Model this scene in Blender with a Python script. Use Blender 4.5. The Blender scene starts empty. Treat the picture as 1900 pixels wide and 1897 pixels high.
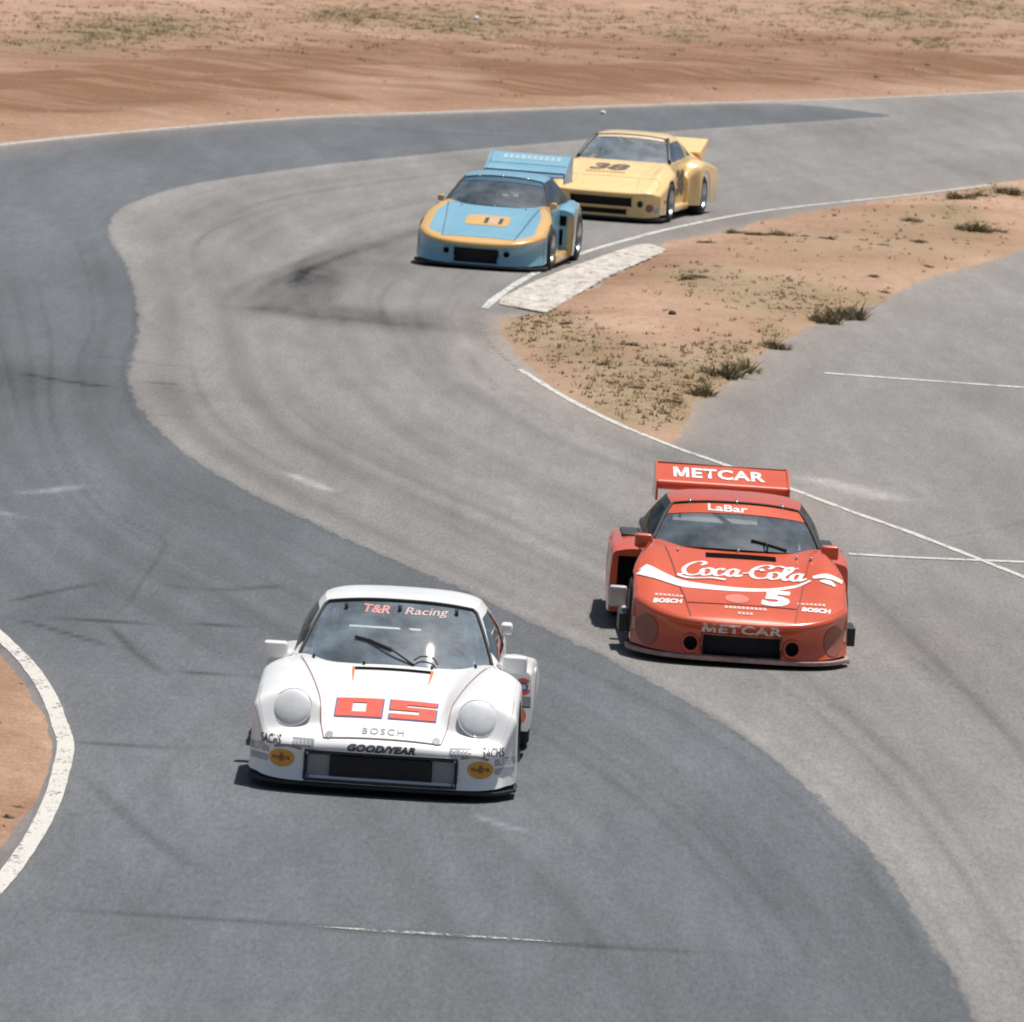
import bpy, bmesh, math, random
import numpy as np
from mathutils import Vector, Matrix
from mathutils.bvhtree import BVHTree
R = math.radians
random.seed(7)
RNG = np.random.default_rng(7)
scene = bpy.context.scene
COL = scene.collection

# ------------------------------------------------------------------ camera
cam_data = bpy.data.cameras.new('camera')
cam = bpy.data.objects.new('camera', cam_data)
COL.objects.link(cam)
scene.camera = cam
cam_data.sensor_width = 36.0
cam_data.lens = 268.9
cam_data.clip_start = 1.0
cam_data.clip_end = 6000.0
_pitch, _roll = math.atan(1455.0 / 14190.0), R(3.5)
cam.matrix_world = (Matrix.Translation((0, 0, 7.7)) @ Matrix.Rotation(R(90) - _pitch, 4, 'X') @ Matrix.Rotation(_roll, 4, 'Z'))
cam_data.dof.use_dof = True
cam_data.dof.focus_distance = 60.0
cam_data.dof.aperture_fstop = 9.0

# ------------------------------------------------------------------ light
SUN_EL, SUN_AZ = R(74), R(42)          # azimuth clockwise from +Y (away from the camera)
world = bpy.data.worlds.new('World')
scene.world = world
world.use_nodes = True
wn = world.node_tree
sky = wn.nodes.new('ShaderNodeTexSky')
sky.sky_type = 'NISHITA'
sky.sun_disc = False
sky.sun_elevation = SUN_EL
sky.sun_rotation = SUN_AZ
sky.air_density = 1.0
sky.dust_density = 2.0
sky.ozone_density = 1.0
bg = wn.nodes['Background']
bg.inputs['Strength'].default_value = 0.06
wn.links.new(sky.outputs[0], bg.inputs['Color'])
sun_data = bpy.data.lights.new('sun', 'SUN')
sun_data.energy = 4.6
sun_data.angle = R(1.2)
sun_data.color = (1.0, 0.965, 0.915)
sun = bpy.data.objects.new('sun', sun_data)
COL.objects.link(sun)
_sd = Vector((math.sin(SUN_AZ) * math.cos(SUN_EL), math.cos(SUN_AZ) * math.cos(SUN_EL), math.sin(SUN_EL)))
sun.rotation_euler = (-_sd).to_track_quat('-Z', 'Y').to_euler()
sun.location = (20, 90, 60)

vs = scene.view_settings
vs.view_transform = 'Standard'
vs.look = 'None'
vs.exposure = 0.2
vs.gamma = 1.0
scene.cycles.filter_width = 1.9
scene.cycles.transparent_max_bounces = 16
scene.cycles.max_bounces = 8

# ------------------------------------------------------------------ helpers
def np_mesh(name, V, F):
    me = bpy.data.meshes.new(name)
    me.from_pydata([tuple(v) for v in np.asarray(V, float).tolist()], [], [tuple(f) for f in F])
    me.validate(clean_customdata=False)
    return me

def obj(name, V, F, mat, parent=None, smooth=False, kind=None, label=None, cat=None, group=None):
    me = np_mesh(name, V, F)
    if mat is not None:
        me.materials.append(mat)
    if smooth:
        for p in me.polygons:
            p.use_smooth = True
    o = bpy.data.objects.new(name, me)
    COL.objects.link(o)
    if parent is not None:
        o.parent = parent
    tag(o, kind, label, cat, group)
    return o

def tag(o, kind=None, label=None, cat=None, group=None):
    if kind: o['kind'] = kind
    if label: o['label'] = label
    if cat: o['category'] = cat
    if group: o['group'] = group

def grid_faces(nr, nc, off=0):
    a = np.arange(nr * nc).reshape(nr, nc) + off
    return np.stack([a[:-1, :-1], a[:-1, 1:], a[1:, 1:], a[1:, :-1]], -1).reshape(-1, 4).tolist()

def big_grid(name, P, mat, attrs=None, kind=None, smooth=True):
    """P: (nr, nc, 3) array -> fast mesh."""
    nr, nc = P.shape[:2]
    F = np.array(grid_faces(nr, nc), dtype=np.int32)
    me = bpy.data.meshes.new(name)
    me.vertices.add(nr * nc)
    me.vertices.foreach_set('co', P.reshape(-1).astype(np.float32))
    me.loops.add(F.size)
    me.loops.foreach_set('vertex_index', F.reshape(-1))
    me.polygons.add(len(F))
    me.polygons.foreach_set('loop_start', np.arange(0, F.size, 4, dtype=np.int32))
    me.update(calc_edges=True)
    if smooth:
        me.polygons.foreach_set('use_smooth', np.ones(len(F), dtype=bool))
    for k, v in (attrs or {}).items():
        at = me.attributes.new(k, 'FLOAT', 'POINT')
        at.data.foreach_set('value', v.reshape(-1).astype(np.float32))
    me.materials.append(mat)
    o = bpy.data.objects.new(name, me)
    COL.objects.link(o)
    tag(o, kind)
    return o

def spline(pts, n):
    """Catmull-Rom through 2D/3D points, n samples, uniform in arc length."""
    P = np.asarray(pts, float)
    if len(P) < 3:
        t = np.linspace(0, 1, n)[:, None]
        return P[0] * (1 - t) + P[-1] * t
    Q = np.vstack([2 * P[0] - P[1], P, 2 * P[-1] - P[-2]])
    out = []
    for i in range(1, len(Q) - 2):
        p0, p1, p2, p3 = Q[i - 1:i + 3]
        t = np.linspace(0, 1, 16, endpoint=False)[:, None]
        out.append(0.5 * (2 * p1 + (p2 - p0) * t + (2 * p0 - 5 * p1 + 4 * p2 - p3) * t * t + (3 * p1 - p0 - 3 * p2 + p3) * t ** 3))
    out = np.vstack(out + [P[-1:]])
    d = np.r_[0, np.cumsum(np.linalg.norm(np.diff(out, axis=0), axis=1))]
    s = np.linspace(0, d[-1], n)
    return np.stack([np.interp(s, d, out[:, k]) for k in range(P.shape[1])], 1)

def pchip(xs, ys):
    """Monotone cubic through the points, returns f(x)."""
    x = np.asarray(xs, float); y = np.asarray(ys, float)
    h = np.diff(x); dl = np.diff(y) / h
    m = np.zeros(len(x))
    m[0], m[-1] = dl[0], dl[-1]
    for i in range(1, len(x) - 1):
        if dl[i - 1] * dl[i] > 0:
            w1, w2 = 2 * h[i] + h[i - 1], h[i] + 2 * h[i - 1]
            m[i] = (w1 + w2) / (w1 / dl[i - 1] + w2 / dl[i])
    def f(q):
        q = np.clip(np.asarray(q, float), x[0], x[-1])
        i = np.clip(np.searchsorted(x, q) - 1, 0, len(h) - 1)
        t = (q - x[i]) / h[i]
        return ((1 + 2 * t) * (1 - t) ** 2 * y[i] + t * (1 - t) ** 2 * h[i] * m[i] + t * t * (3 - 2 * t) * y[i + 1] + t * t * (t - 1) * h[i] * m[i + 1])
    return f

def sstep(a, b, x):
    t = np.clip((np.asarray(x, float) - a) / (b - a), 0, 1)
    return t * t * (3 - 2 * t)

_perm = RNG.random((256, 256))
def vnoise(x, y):
    xi = np.floor(x).astype(int); yi = np.floor(y).astype(int)
    fx = x - xi; fy = y - yi
    fx = fx * fx * (3 - 2 * fx); fy = fy * fy * (3 - 2 * fy)
    g = lambda a, b: _perm[a % 256, b % 256]
    return (g(xi, yi) * (1 - fx) + g(xi + 1, yi) * fx) * (1 - fy) + (g(xi, yi + 1) * (1 - fx) + g(xi + 1, yi + 1) * fx) * fy - 0.5
def fbm(x, y, o=4):
    s = 0; a = 1.0
    for k in range(o):
        s = s + a * vnoise(x + 17.3 * k, y + 9.1 * k); x = x * 2.03; y = y * 2.03; a *= 0.5
    return s

def dist_poly(X, Y, pts):
    """Distance to an open polyline."""
    D = np.full(X.shape, 1e9)
    for (ax, ay), (bx, by) in zip(pts[:-1], pts[1:]):
        vx, vy = bx - ax, by - ay
        t = np.clip(((X - ax) * vx + (Y - ay) * vy) / (vx * vx + vy * vy + 1e-12), 0, 1)
        D = np.minimum(D, (X - ax - t * vx) ** 2 + (Y - ay - t * vy) ** 2)
    return np.sqrt(D)
def inside(X, Y, poly):
    I = np.zeros(X.shape, bool)
    n = len(poly)
    for i in range(n):
        (ax, ay), (bx, by) = poly[i], poly[(i + 1) % n]
        if ay == by: continue
        I ^= ((ay > Y) != (by > Y)) & (X < (bx - ax) * (Y - ay) / (by - ay) + ax)
    return I
def sdist(X, Y, poly):
    P = list(poly) + [poly[0]]
    return np.where(inside(X, Y, poly), 1, -1) * dist_poly(X, Y, P)

# ------------------------------------------------------------------ materials
class NT:
    def __init__(s, name):
        s.m = bpy.data.materials.new(name); s.m.use_nodes = True
        s.t = s.m.node_tree; s.N = s.t.nodes; s.L = s.t.links
        s.p = s.N['Principled BSDF']; s.out = s.N['Material Output']
    def node(s, typ, **kw):
        n = s.N.new(typ)
        for k, v in kw.items():
            if k in n.inputs.keys() if isinstance(k, str) else False: n.inputs[k].default_value = v
            else: setattr(n, k, v)
        return n
    def link(s, a, b): s.L.new(a, b)
    def coord(s, scale=(1, 1, 1), kind='Object'):
        tc = s.node('ShaderNodeTexCoord'); mp = s.node('ShaderNodeMapping'); mp.inputs['Scale'].default_value = scale
        s.link(tc.outputs[kind], mp.inputs['Vector']); return mp.outputs[0]
    def noise(s, vec, scale, detail=3.0, rough=0.55):
        n = s.node('ShaderNodeTexNoise'); n.inputs['Scale'].default_value = scale
        n.inputs['Detail'].default_value = detail; n.inputs['Roughness'].default_value = rough
        s.link(vec, n.inputs['Vector']); return n.outputs['Fac']
    def ramp(s, fac, stops, interp='LINEAR'):
        r = s.node('ShaderNodeValToRGB'); r.color_ramp.interpolation = interp
        e = r.color_ramp.elements
        while len(e) < len(stops): e.new(0.5)
        for el, (p, c) in zip(e, stops):
            el.position = p; el.color = (*c, 1) if len(c) == 3 else c
        s.link(fac, r.inputs[0]); return r.outputs[0]
    def math(s, op, a, b=None, c=None, clamp=False):
        n = s.node('ShaderNodeMath'); n.operation = op; n.use_clamp = clamp
        for i, v in enumerate((a, b, c)):
            if v is None: continue
            if isinstance(v, (int, float)): n.inputs[i].default_value = v
            else: s.link(v, n.inputs[i])
        return n.outputs[0]
    def mix(s, fac, a, b, mode='MIX'):
        n = s.node('ShaderNodeMix'); n.data_type = 'RGBA'; n.blend_type = mode
        for sock, v in ((n.inputs[0], fac), (n.inputs[6], a), (n.inputs[7], b)):
            if isinstance(v, (int, float)): sock.default_value = v
            elif isinstance(v, tuple): sock.default_value = (*v, 1) if len(v) == 3 else v
            else: s.link(v, sock)
        return n.outputs[2]
    def attr(s, name):
        n = s.node('ShaderNodeAttribute'); n.attribute_name = name; return n.outputs['Fac']
    def bump(s, h, strength=0.3, dist=0.01):
        n = s.node('ShaderNodeBump'); n.inputs['Strength'].default_value = strength; n.inputs['Distance'].default_value = dist
        s.link(h, n.inputs['Height']); s.link(n.outputs[0], s.p.inputs['Normal'])
    def set(s, **kw):
        for k, v in kw.items():
            k = {'color': 'Base Color', 'rough': 'Roughness', 'metal': 'Metallic', 'coat': 'Coat Weight', 'coatr': 'Coat Roughness', 'spec': 'Specular IOR Level'}[k]
            i = s.p.inputs[k]
            if isinstance(v, (int, float)): i.default_value = v
            elif isinstance(v, tuple): i.default_value = (*v, 1)
            else: s.link(v, i)
        return s

def plain(name, c, rough=0.6, metal=0.0, coat=0.0, grime=0.12, spec=0.5):
    n = NT(name)
    f = n.noise(n.coord((1, 1, 1)), 9.0, 4.0)
    col = n.ramp(f, [(0.3, tuple(x * (1 - grime) for x in c)), (0.7, tuple(min(1, x * (1 + grime * 0.6)) for x in c))])
    n.set(color=col, rough=rough, metal=metal, coat=coat, spec=spec)
    return n.m

# ---------------- surveyed ground coordinates, metres
G = {}
G['far_edge']=[(-10.22, 127.32), (-9.2, 131.79), (-8.3, 135.11), (-6.83, 139.95), (-4.59, 146.57), (-2.08, 151.7), (0.05, 155.86), (2.88, 161.44), (5.28, 165.64), (7.83, 170.6), (11.3, 178.17), (13.52, 182.98)]
G['patch_edge']=[(7.43, 161.31), (5.58, 156.88), (2.71, 149.94), (0.59, 143.79), (-0.9, 139.72), (-2.29, 135.53), (-3.6, 131.43), (-4.81, 126.97), (-5.68, 122.79), (-6.12, 118.96), (-6.27, 115.36), (-6.11, 111.29), (-5.83, 108.07), (-5.44, 104.28), (-5.09, 99.59), (-4.8, 95.27), (-4.63, 91.24), (-4.53, 88.22), (-4.42, 86.47), (-4.13, 83.57), (-3.77, 80.91), (-3.3, 78.38), (-2.69, 75.61), (-2.13, 73.64), (-1.55, 71.6), (-1.01, 69.89), (-0.44, 68.12), (0.29, 65.52), (0.75, 63.97), (1.19, 62.21), (1.6, 60.47), (1.98, 58.56), (2.24, 56.91), (2.44, 55.19), (2.62, 53.58), (2.75, 52.18), (2.83, 50.81), (2.88, 49.45), (2.95, 48.16), (3.01, 46.74), (3.05, 45.02)]
G['patch_far']=[(7.45, 161.79), (6.48, 163.35), (5.11, 163.76), (2.86, 160.02), (0.05, 154.54), (-2.06, 150.45), (-4.55, 145.4), (-6.77, 138.88), (-8.23, 134.11), (-9.13, 130.85), (-10.15, 126.43)]
G['island']=[(9.74, 142.42), (9.0, 140.1), (7.15, 134.31), (4.9, 127.29), (3.33, 121.12), (2.1, 116.18), (1.67, 111.57), (0.63, 104.31), (0.13, 100.72), (-0.28, 100.11), (-0.34, 98.78), (-0.23, 95.81), (-0.01, 92.3), (0.48, 88.87), (1.03, 86.09), (1.44, 84.18), (1.66, 83.43), (1.82, 85.61), (2.12, 88.94), (2.77, 93.55), (3.26, 98.04), (3.95, 102.17), (4.67, 105.63), (5.67, 111.13), (6.68, 115.38), (7.8, 120.35), (8.54, 123.86)]
G['inner_line']=[(9.73, 142.23), (8.97, 139.75), (6.59, 133.13), (3.93, 126.2), (2.43, 120.8), (1.5, 116.62), (0.63, 112.02), (0.02, 107.4), (-0.36, 103.49), (-0.52, 101.23)]
G['inner_line2']=[(-0.01, 91.83), (0.48, 88.66), (1.03, 85.75), (1.72, 82.96), (2.16, 81.52), (2.86, 79.1), (3.43, 77.07), (4.0, 75.17), (4.87, 71.84), (5.19, 70.57)]
G['kerb_out']=[(-0.33, 101.96), (-0.29, 103.26), (0.22, 107.25), (1.04, 112.27), (1.57, 115.22), (1.84, 115.94)]
G['kerb_in']=[(0.3, 100.67), (0.7, 104.27), (1.18, 108.29), (1.62, 111.3), (2.09, 114.49)]
G['tip_line']=[(-0.52, 101.23), (-0.55, 98.8), (-0.38, 95.27), (-0.01, 91.83)]
G['line_a']=[(3.74, 94.02), (4.54, 93.88), (6.19, 93.67), (6.58, 93.64)]
G['line_b']=[(3.25, 72.96), (3.9, 72.99), (4.95, 73.2), (5.26, 73.23)]
G['left_line']=[(-4.56, 64.43), (-4.14, 62.45), (-3.8, 60.79), (-3.51, 58.95), (-3.31, 57.26), (-3.19, 56.09), (-3.13, 54.51), (-3.1, 53.13), (-3.11, 51.3), (-3.18, 49.28), (-3.29, 47.92)]
G['left_dirt']=[(-4.52, 62.7), (-4.16, 61.58), (-3.91, 60.46), (-3.62, 58.73), (-3.42, 57.21), (-3.32, 56.03), (-3.27, 54.73), (-3.24, 53.21), (-3.26, 51.36), (-3.33, 50.34), (-3.44, 48.99)]
G['low_line']=[(-3.27, 48.55), (-3.12, 48.48), (-2.43, 48.44), (-1.73, 48.42), (-1.11, 48.33), (-0.35, 48.3), (0.51, 48.28), (1.2, 48.29), (2.06, 48.3)]
G['white_seg']=[(-1.11, 48.33), (-0.7, 48.32), (-0.18, 48.32), (0.49, 48.3)]
G['dash1']=[(-2.39, 77.8), (-2.08, 76.81), (-1.75, 75.7)]
G['dash2']=[(-4.86, 73.8), (-4.53, 74.32), (-4.19, 75.12)]
G['dash3']=[(-4.85, 72.11), (-4.58, 71.67)]
G['dash4']=[(-0.18, 53.91), (0.06, 53.42), (0.31, 53.05)]
G['dash5']=[(-0.9, 92.59), (-0.41, 89.34), (-0.02, 87.45)]
G['dash6']=[(-5.08, 145.97), (-3.01, 145.43), (0.49, 145.01)]
G['light_patch']=[(2.77, 80.59), (3.32, 80.06), (3.73, 79.01), (4.2, 78.35)]
G['skidA']=[(-3.45, 98.86), (-3.47, 101.41), (-3.29, 104.57), (-2.88, 108.13), (-2.29, 112.07), (-1.56, 115.77)]
G['skidB']=[(-3.43, 98.6), (-2.57, 97.92), (-1.66, 97.74), (-0.48, 97.08)]
G['skidC']=[(-2.99, 102.3), (-2.38, 106.4), (-1.54, 109.87)]
G['s1']=[(-2.83, 60.72), (-2.29, 60.91), (-1.6, 60.97)]
G['s2']=[(-3.98, 63.95), (-3.12, 64.01), (-2.44, 64.17), (-1.72, 64.39)]
G['s3']=[(-3.33, 56.32), (-2.69, 56.38), (-1.87, 56.48)]
G['s4']=[(-4.25, 63.93), (-3.8, 63.27), (-3.09, 62.02)]
G['s5']=[(-4.31, 64.77), (-3.92, 65.88), (-3.54, 66.85)]
G['s6']=[(-3.39, 64.06), (-3.0, 61.99), (-2.61, 60.33)]
G['s7']=[(-3.06, 55.11), (-2.52, 52.58), (-2.1, 50.97), (-1.73, 49.91)]
G['s8']=[(-3.13, 66.86), (-2.56, 66.75), (-1.87, 67.55)]
G['s9']=[(-5.83, 87.28), (-5.03, 86.4), (-4.45, 85.95)]
G['s10']=[(-4.42, 86.98), (-3.8, 86.99)]
G['s11']=[(-3.19, 52.43), (-2.76, 52.8), (-2.56, 53.23)]
G['s12']=[(-5.34, 90.3), (-4.01, 89.35), (-3.19, 89.2)]
G['s13']=[(-4.29, 83.12), (-3.7, 83.07), (-3.12, 83.27)]
FARGRASS= [(-8.92, 180.26, 1.29, 6.53, 120), (-9.98, 172.51, 1.0, 3.8, 70), (-5.19, 191.79, 0.77, 4.69, 50), (-2.33, 190.41, 1.44, 5.29, 110), (-0.07, 198.11, 2.78, 7.17, 60), (9.76, 215.51, 1.46, 7.62, 120), (13.49, 227.68, 1.95, 10.4, 170), (3.6, 191.71, 0.56, 2.69, 20), (9.89, 196.0, 0.45, 2.8, 20), (-10.48, 165.25, 1.28, 3.0, 30), (6.75, 216.69, 1.93, 8.56, 60), (-4.36, 202.36, 6.88, 7.48, 60)]
ISLGRASS= [(0.62, 95.19, 0.61, 3.34, 90), (1.18, 89.36, 0.57, 2.94, 120), (1.72, 92.0, 0.4, 3.12, 60), (1.77, 86.94, 0.24, 1.53, 40), (0.27, 99.27, 0.42, 1.99, 45), (2.38, 92.48, 0.4, 3.15, 60), (3.17, 105.4, 0.92, 4.09, 50), (4.77, 116.65, 1.7, 4.99, 45), (2.41, 108.9, 0.55, 1.96, 30), (6.22, 123.03, 1.36, 5.56, 40), (3.78, 105.9, 0.46, 2.58, 40), (5.02, 106.92, 0.62, 1.47, 25), (4.3, 103.87, 0.37, 1.39, 45), (3.3, 99.39, 0.21, 1.36, 25), (2.79, 96.0, 0.42, 2.12, 70), (2.22, 90.84, 0.23, 1.52, 45), (7.1, 126.58, 0.38, 3.67, 15), (-0.07, 98.1, 0.18, 1.59, 20), (0.84, 85.63, 0.73, 1.35, 35), (8.21, 135.08, 0.6, 2.01, 30)]
CLUMPS= [(3.19, 119.43, 0.22), (3.55, 118.88, 0.27), (3.93, 118.84, 0.28), (4.28, 118.79, 0.12), (4.62, 118.23, 0.2), (5.17, 118.48, 0.1), (5.46, 117.75, 0.13), (2.71, 116.61, 0.2), (6.18, 123.93, 0.3), (7.36, 131.46, 0.37), (7.72, 132.11, 0.35), (8.34, 133.95, 0.49), (7.11, 122.54, 0.35), (7.54, 122.94, 0.23), (6.04, 119.01, 0.17), (5.97, 114.18, 0.13), (4.03, 102.23, 0.33), (4.35, 103.24, 0.44), (3.24, 97.34, 0.25), (2.45, 92.53, 0.52), (2.7, 93.5, 0.4), (2.13, 89.67, 0.32), (2.4, 108.36, 0.26), (2.27, 107.73, 0.2), (6.12, 119.09, 0.12), (5.09, 108.52, 0.15), (5.04, 111.14, 0.17), (1.37, 89.5, 0.15), (1.0, 92.26, 0.14), (1.33, 95.31, 0.16), (0.2, 98.76, 0.13), (0.55, 98.41, 0.14), (1.76, 92.81, 0.17), (1.79, 88.21, 0.17), (-3.32, 52.77, 0.06), (-3.35, 52.22, 0.08), (-3.76, 59.5, 0.04)]
G['guide_l']=[(10.52, 165.28), (5.52, 154.88), (0.59, 142.29), (-2.7, 132.56), (-5.12, 123.8), (-5.89, 115.48), (-5.83, 109.44), (-5.1, 100.53), (-4.63, 93.69), (-4.39, 88.33), (-3.67, 81.29), (-2.54, 75.87), (-1.24, 71.3), (0.29, 66.0), (1.61, 61.08), (2.5, 55.58), (2.92, 50.37), (3.08, 46.17)]
G['guide_r']=[(9.26, 144.55), (5.79, 134.2), (2.76, 123.81), (1.4, 117.27), (0.4, 110.46), (-0.33, 104.52), (-0.64, 99.45), (-0.53, 95.16), (-0.23, 90.6), (0.23, 87.62), (0.84, 84.3), (1.41, 82.14), (2.11, 79.02), (2.9, 74.18), (3.6, 66.52), (4.09, 58.97), (4.33, 50.93), (4.51, 46.69)]
G['guide_a']=[(-9.0, 121.98), (-7.57, 102.44), (-6.07, 86.37), (-5.08, 76.78), (-3.93, 69.75), (-2.35, 64.22), (-0.86, 58.9), (0.33, 53.27), (0.97, 49.15), (1.26, 45.51)]
G['guide_b']=[(-6.81, 117.2), (-6.19, 109.1), (-5.27, 98.49), (-4.7, 85.92), (-3.62, 77.13), (-2.17, 71.72), (-0.27, 65.71), (1.45, 59.34), (2.43, 52.6), (2.85, 46.09)]
G['dirt1']=[(-10.03, 140.39), (-8.58, 144.16), (-7.12, 151.76), (-5.29, 151.42), (-3.21, 154.03)]
G['dirt2']=[(-8.07, 153.48), (-5.71, 162.67), (-2.39, 169.81), (0.6, 166.53), (3.65, 172.64), (7.75, 183.74), (10.11, 189.38)]
G['dirt3']=[(-5.85, 166.37), (-1.27, 178.41), (3.93, 187.4), (13.19, 209.47)]
G['dirt4']=[(-10.25, 146.25), (-8.54, 152.19), (-6.38, 156.87)]
G['dirt5']=[(-1.07, 157.85), (2.37, 167.09), (6.2, 176.04), (11.79, 186.35)]

# ================================================================== THE SETTING
# ---- asphalt
def m_asphalt():
    n = NT('asphalt')
    co = n.coord((1, 1, 1)); ani = n.coord((1.0, 0.16, 1.0))
    f1 = n.noise(ani, 0.9, 4.0, 0.6); f5 = n.noise(n.coord((1.0, 0.10, 1.0)), 3.2, 6.0, 0.72); f6 = n.noise(ani, 85.0, 2.0, 0.8); f2 = n.noise(ani, 30.0, 3.0, 0.75); f3 = n.noise(ani, 8.0, 4.0, 0.65)
    edge = n.math('ADD', n.attr('patch_sd'), n.math('MULTIPLY', n.math('SUBTRACT', f3, 0.5), 0.22))
    mask = n.math('MULTIPLY_ADD', edge, 24.0, 0.5, clamp=True)
    old = n.mix(f1, LIGHT_ASPHALT[0], LIGHT_ASPHALT[1])
    new = n.mix(f1, DARK_ASPHALT[0], DARK_ASPHALT[1])
    base = n.mix(mask, old, new)
    tone = n.attr('tone')
    t2 = n.math('MULTIPLY', tone, n.math('MULTIPLY_ADD', f3, 1.1, 0.45))
    k = n.math('ADD', 1.0, t2)
    k = n.math('MULTIPLY', k, n.math('MULTIPLY_ADD', n.math('ADD', n.math('MULTIPLY', f2, 0.55), n.math('MULTIPLY', f6, 0.45)), 1.7, 0.14))
    k = n.math('MULTIPLY', k, n.math('MULTIPLY_ADD', f3, 0.30, 0.85))
    k = n.math('MULTIPLY', k, n.math('MULTIPLY_ADD', f5, 0.55, 0.725))
    cmb = n.node('ShaderNodeCombineColor')
    for i in range(3): n.link(k, cmb.inputs[i])
    col = n.mix(1.0, base, cmb.outputs[0], 'MULTIPLY')
    # fine dirt carried onto the edges
    dust = n.math('MULTIPLY', n.attr('dust'), n.math('MULTIPLY_ADD', f3, 1.2, 0.2), clamp=True)
    col = n.mix(dust, col, (0.46, 0.33, 0.23))
    n.set(color=col, rough=0.92, spec=0.25)
    n.bump(f2, 0.35, 0.006)
    return n.m

LIGHT_ASPHALT = ((0.172, 0.164, 0.155), (0.222, 0.212, 0.201))
DARK_ASPHALT = ((0.086, 0.093, 0.101), (0.125, 0.132, 0.139))
DIRT = ((0.31, 0.185, 0.122), (0.44, 0.298, 0.213))

rows = np.geomspace(38, 190, 520)
cols = np.linspace(-0.115, 0.115, 440)
TX = cols[None, :] * rows[:, None]
TY = np.repeat(rows[:, None], len(cols), 1)

patch_poly = [tuple(p) for p in spline(G['patch_edge'], 240)] + [(2.9, 30), (-40, 30), (-40, 150)] + [tuple(p) for p in spline(G['patch_far'], 60)[::-1]]
patch_sd = sdist(TX, TY, patch_poly)
tone = np.zeros_like(TX)
def stroke(pts, w, amp, soft=0.5, fade=True):
    """a worn or rubbered streak along a path; amp < 0 darkens"""
    global tone
    P = spline(pts, 40)
    x0, y0 = P.min(0) - w * 2.5; x1, y1 = P.max(0) + w * 2.5
    sel = (TX > x0) & (TX < x1) & (TY > y0) & (TY < y1)
    if not sel.any(): return
    X, Y = TX[sel], TY[sel]
    d = dist_poly(X, Y, P)
    a = np.exp(-(d / w) ** 2 * 1.4) if soft else (d < w / 2).astype(float)
    if fade:
        e = np.minimum(np.hypot(X - P[0, 0], Y - P[0, 1]), np.hypot(X - P[-1, 0], Y - P[-1, 1]))
        a = a * sstep(0, np.hypot(*(P[-1] - P[0])) * 0.25 + 0.05, e)
    tone[sel] += amp * a
gl, gr = np.array(G['guide_l']), np.array(G['guide_r'])
ga, gb = np.array(G['guide_a']), np.array(G['guide_b'])
rs = random.Random(3)
for k in range(64):
    f = rs.uniform(0.02, 1.0); f2 = min(1, max(0, f + rs.uniform(-0.3, 0.3)))
    lo = rs.randint(0, 9); hi = rs.randint(lo + 5, len(gl))
    w_ = np.linspace(f, f2, len(gl))[:, None]
    stroke((gl * (1 - w_) + gr * w_)[lo:hi], rs.uniform(0.04, 0.22), rs.choice((-1, -1, -1, 0.8)) * rs.uniform(0.03, 0.10))
for k in range(70):
    f = rs.uniform(-0.5, 1.05); f2 = f + rs.uniform(-0.4, 0.4)
    lo = rs.randint(0, 5); hi = rs.randint(lo + 4, len(ga))
    w_ = np.linspace(f, f2, len(ga))[:, None]
    stroke((ga * (1 - w_) + gb * w_)[lo:hi], rs.uniform(0.04, 0.2), rs.choice((-1, -1, -1, 1.0)) * rs.uniform(0.02, 0.085))
for nm, w, a in (('skidC', 1.0, -0.24), ('low_line', 0.10, -0.40), ('s1', 0.07, -0.55), ('s2', 0.06, -0.55), ('s3', 0.09, -0.52), ('s4', 0.06, -0.5), ('s5', 0.06, -0.5), ('s6', 0.05, -0.46), ('s7', 0.07, -0.3), ('s8', 0.10, -0.4), ('s9', 0.12, -0.42), ('s10', 0.1, -0.26), ('s11', 0.05, -0.2), ('s12', 0.15, -0.15), ('s13', 0.12, -0.13)):
    stroke(G[nm], w, a)
for nm, w, a in (('skidA', 0.40, -0.16), ('skidB', 0.55, -0.12)):
    stroke(G[nm], w, a, fade=False)
for k in range(4):
    stroke(np.array(G['skidA']) + (rs.uniform(-.5, .6), rs.uniform(-2, 3)), 0.12, -0.12)
for nm, w, a in (('dash5', 0.35, 0.16), ('dash6', 0.25, 0.22), ('light_patch', 0.28, 0.6), ('dash1', 0.09, 0.8), ('dash2', 0.13, 0.9), ('dash3', 0.09, 0.7), ('dash4', 0.07, 0.6)):
    stroke(G[nm], w, a)
stroke(np.array(G['inner_line']) + (0.35, -0.3), 0.5, -0.16, fade=False)
# the broad rubbered smudge before the inside kerb
sm = sdist(TX, TY / 7.0, [(x, y / 7.0) for x, y in [(-3.48, 98.28), (-3.54, 102.34), (-3.16, 107.33), (-2.4, 113.16), (-1.59, 117.01), (-1.43, 112.85), (-2.0, 109.47), (-2.41, 104.81), (-2.44, 100.81), (-1.78, 99.93), (-1.23, 100.84), (-0.47, 99.41), (-0.44, 96.25), (-1.43, 96.17), (-2.54, 97.05)]])
tone -= 0.42 * sstep(-0.16, 0.22, sm) * (0.75 + 0.9 * fbm(TX * 1.3, TY * 0.22, 4))
# the pale worn ground left of the resurfaced lane's bend and the darker edge beyond the kerb
tone += 0.10 * np.exp(-(((TX + 5.2) / 1.6) ** 2 + ((TY - 74) / 7) ** 2)) - 0.10 * np.exp(-(((TX + 5.0) / 1.5) ** 2 + ((TY - 84) / 5) ** 2)) + 0.14 * np.exp(-(((TX + 2.4) / 0.9) ** 2 + ((TY - 58) / 6) ** 2)) 
tone += 0.22 * fbm(TX * 0.45, TY * 0.09, 5) + 0.14 * fbm(TX * 1.7 + 0.2 * TY, TY * 0.12, 4)
stroke(G['s9'], 1.6, -0.16, fade=False)
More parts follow.
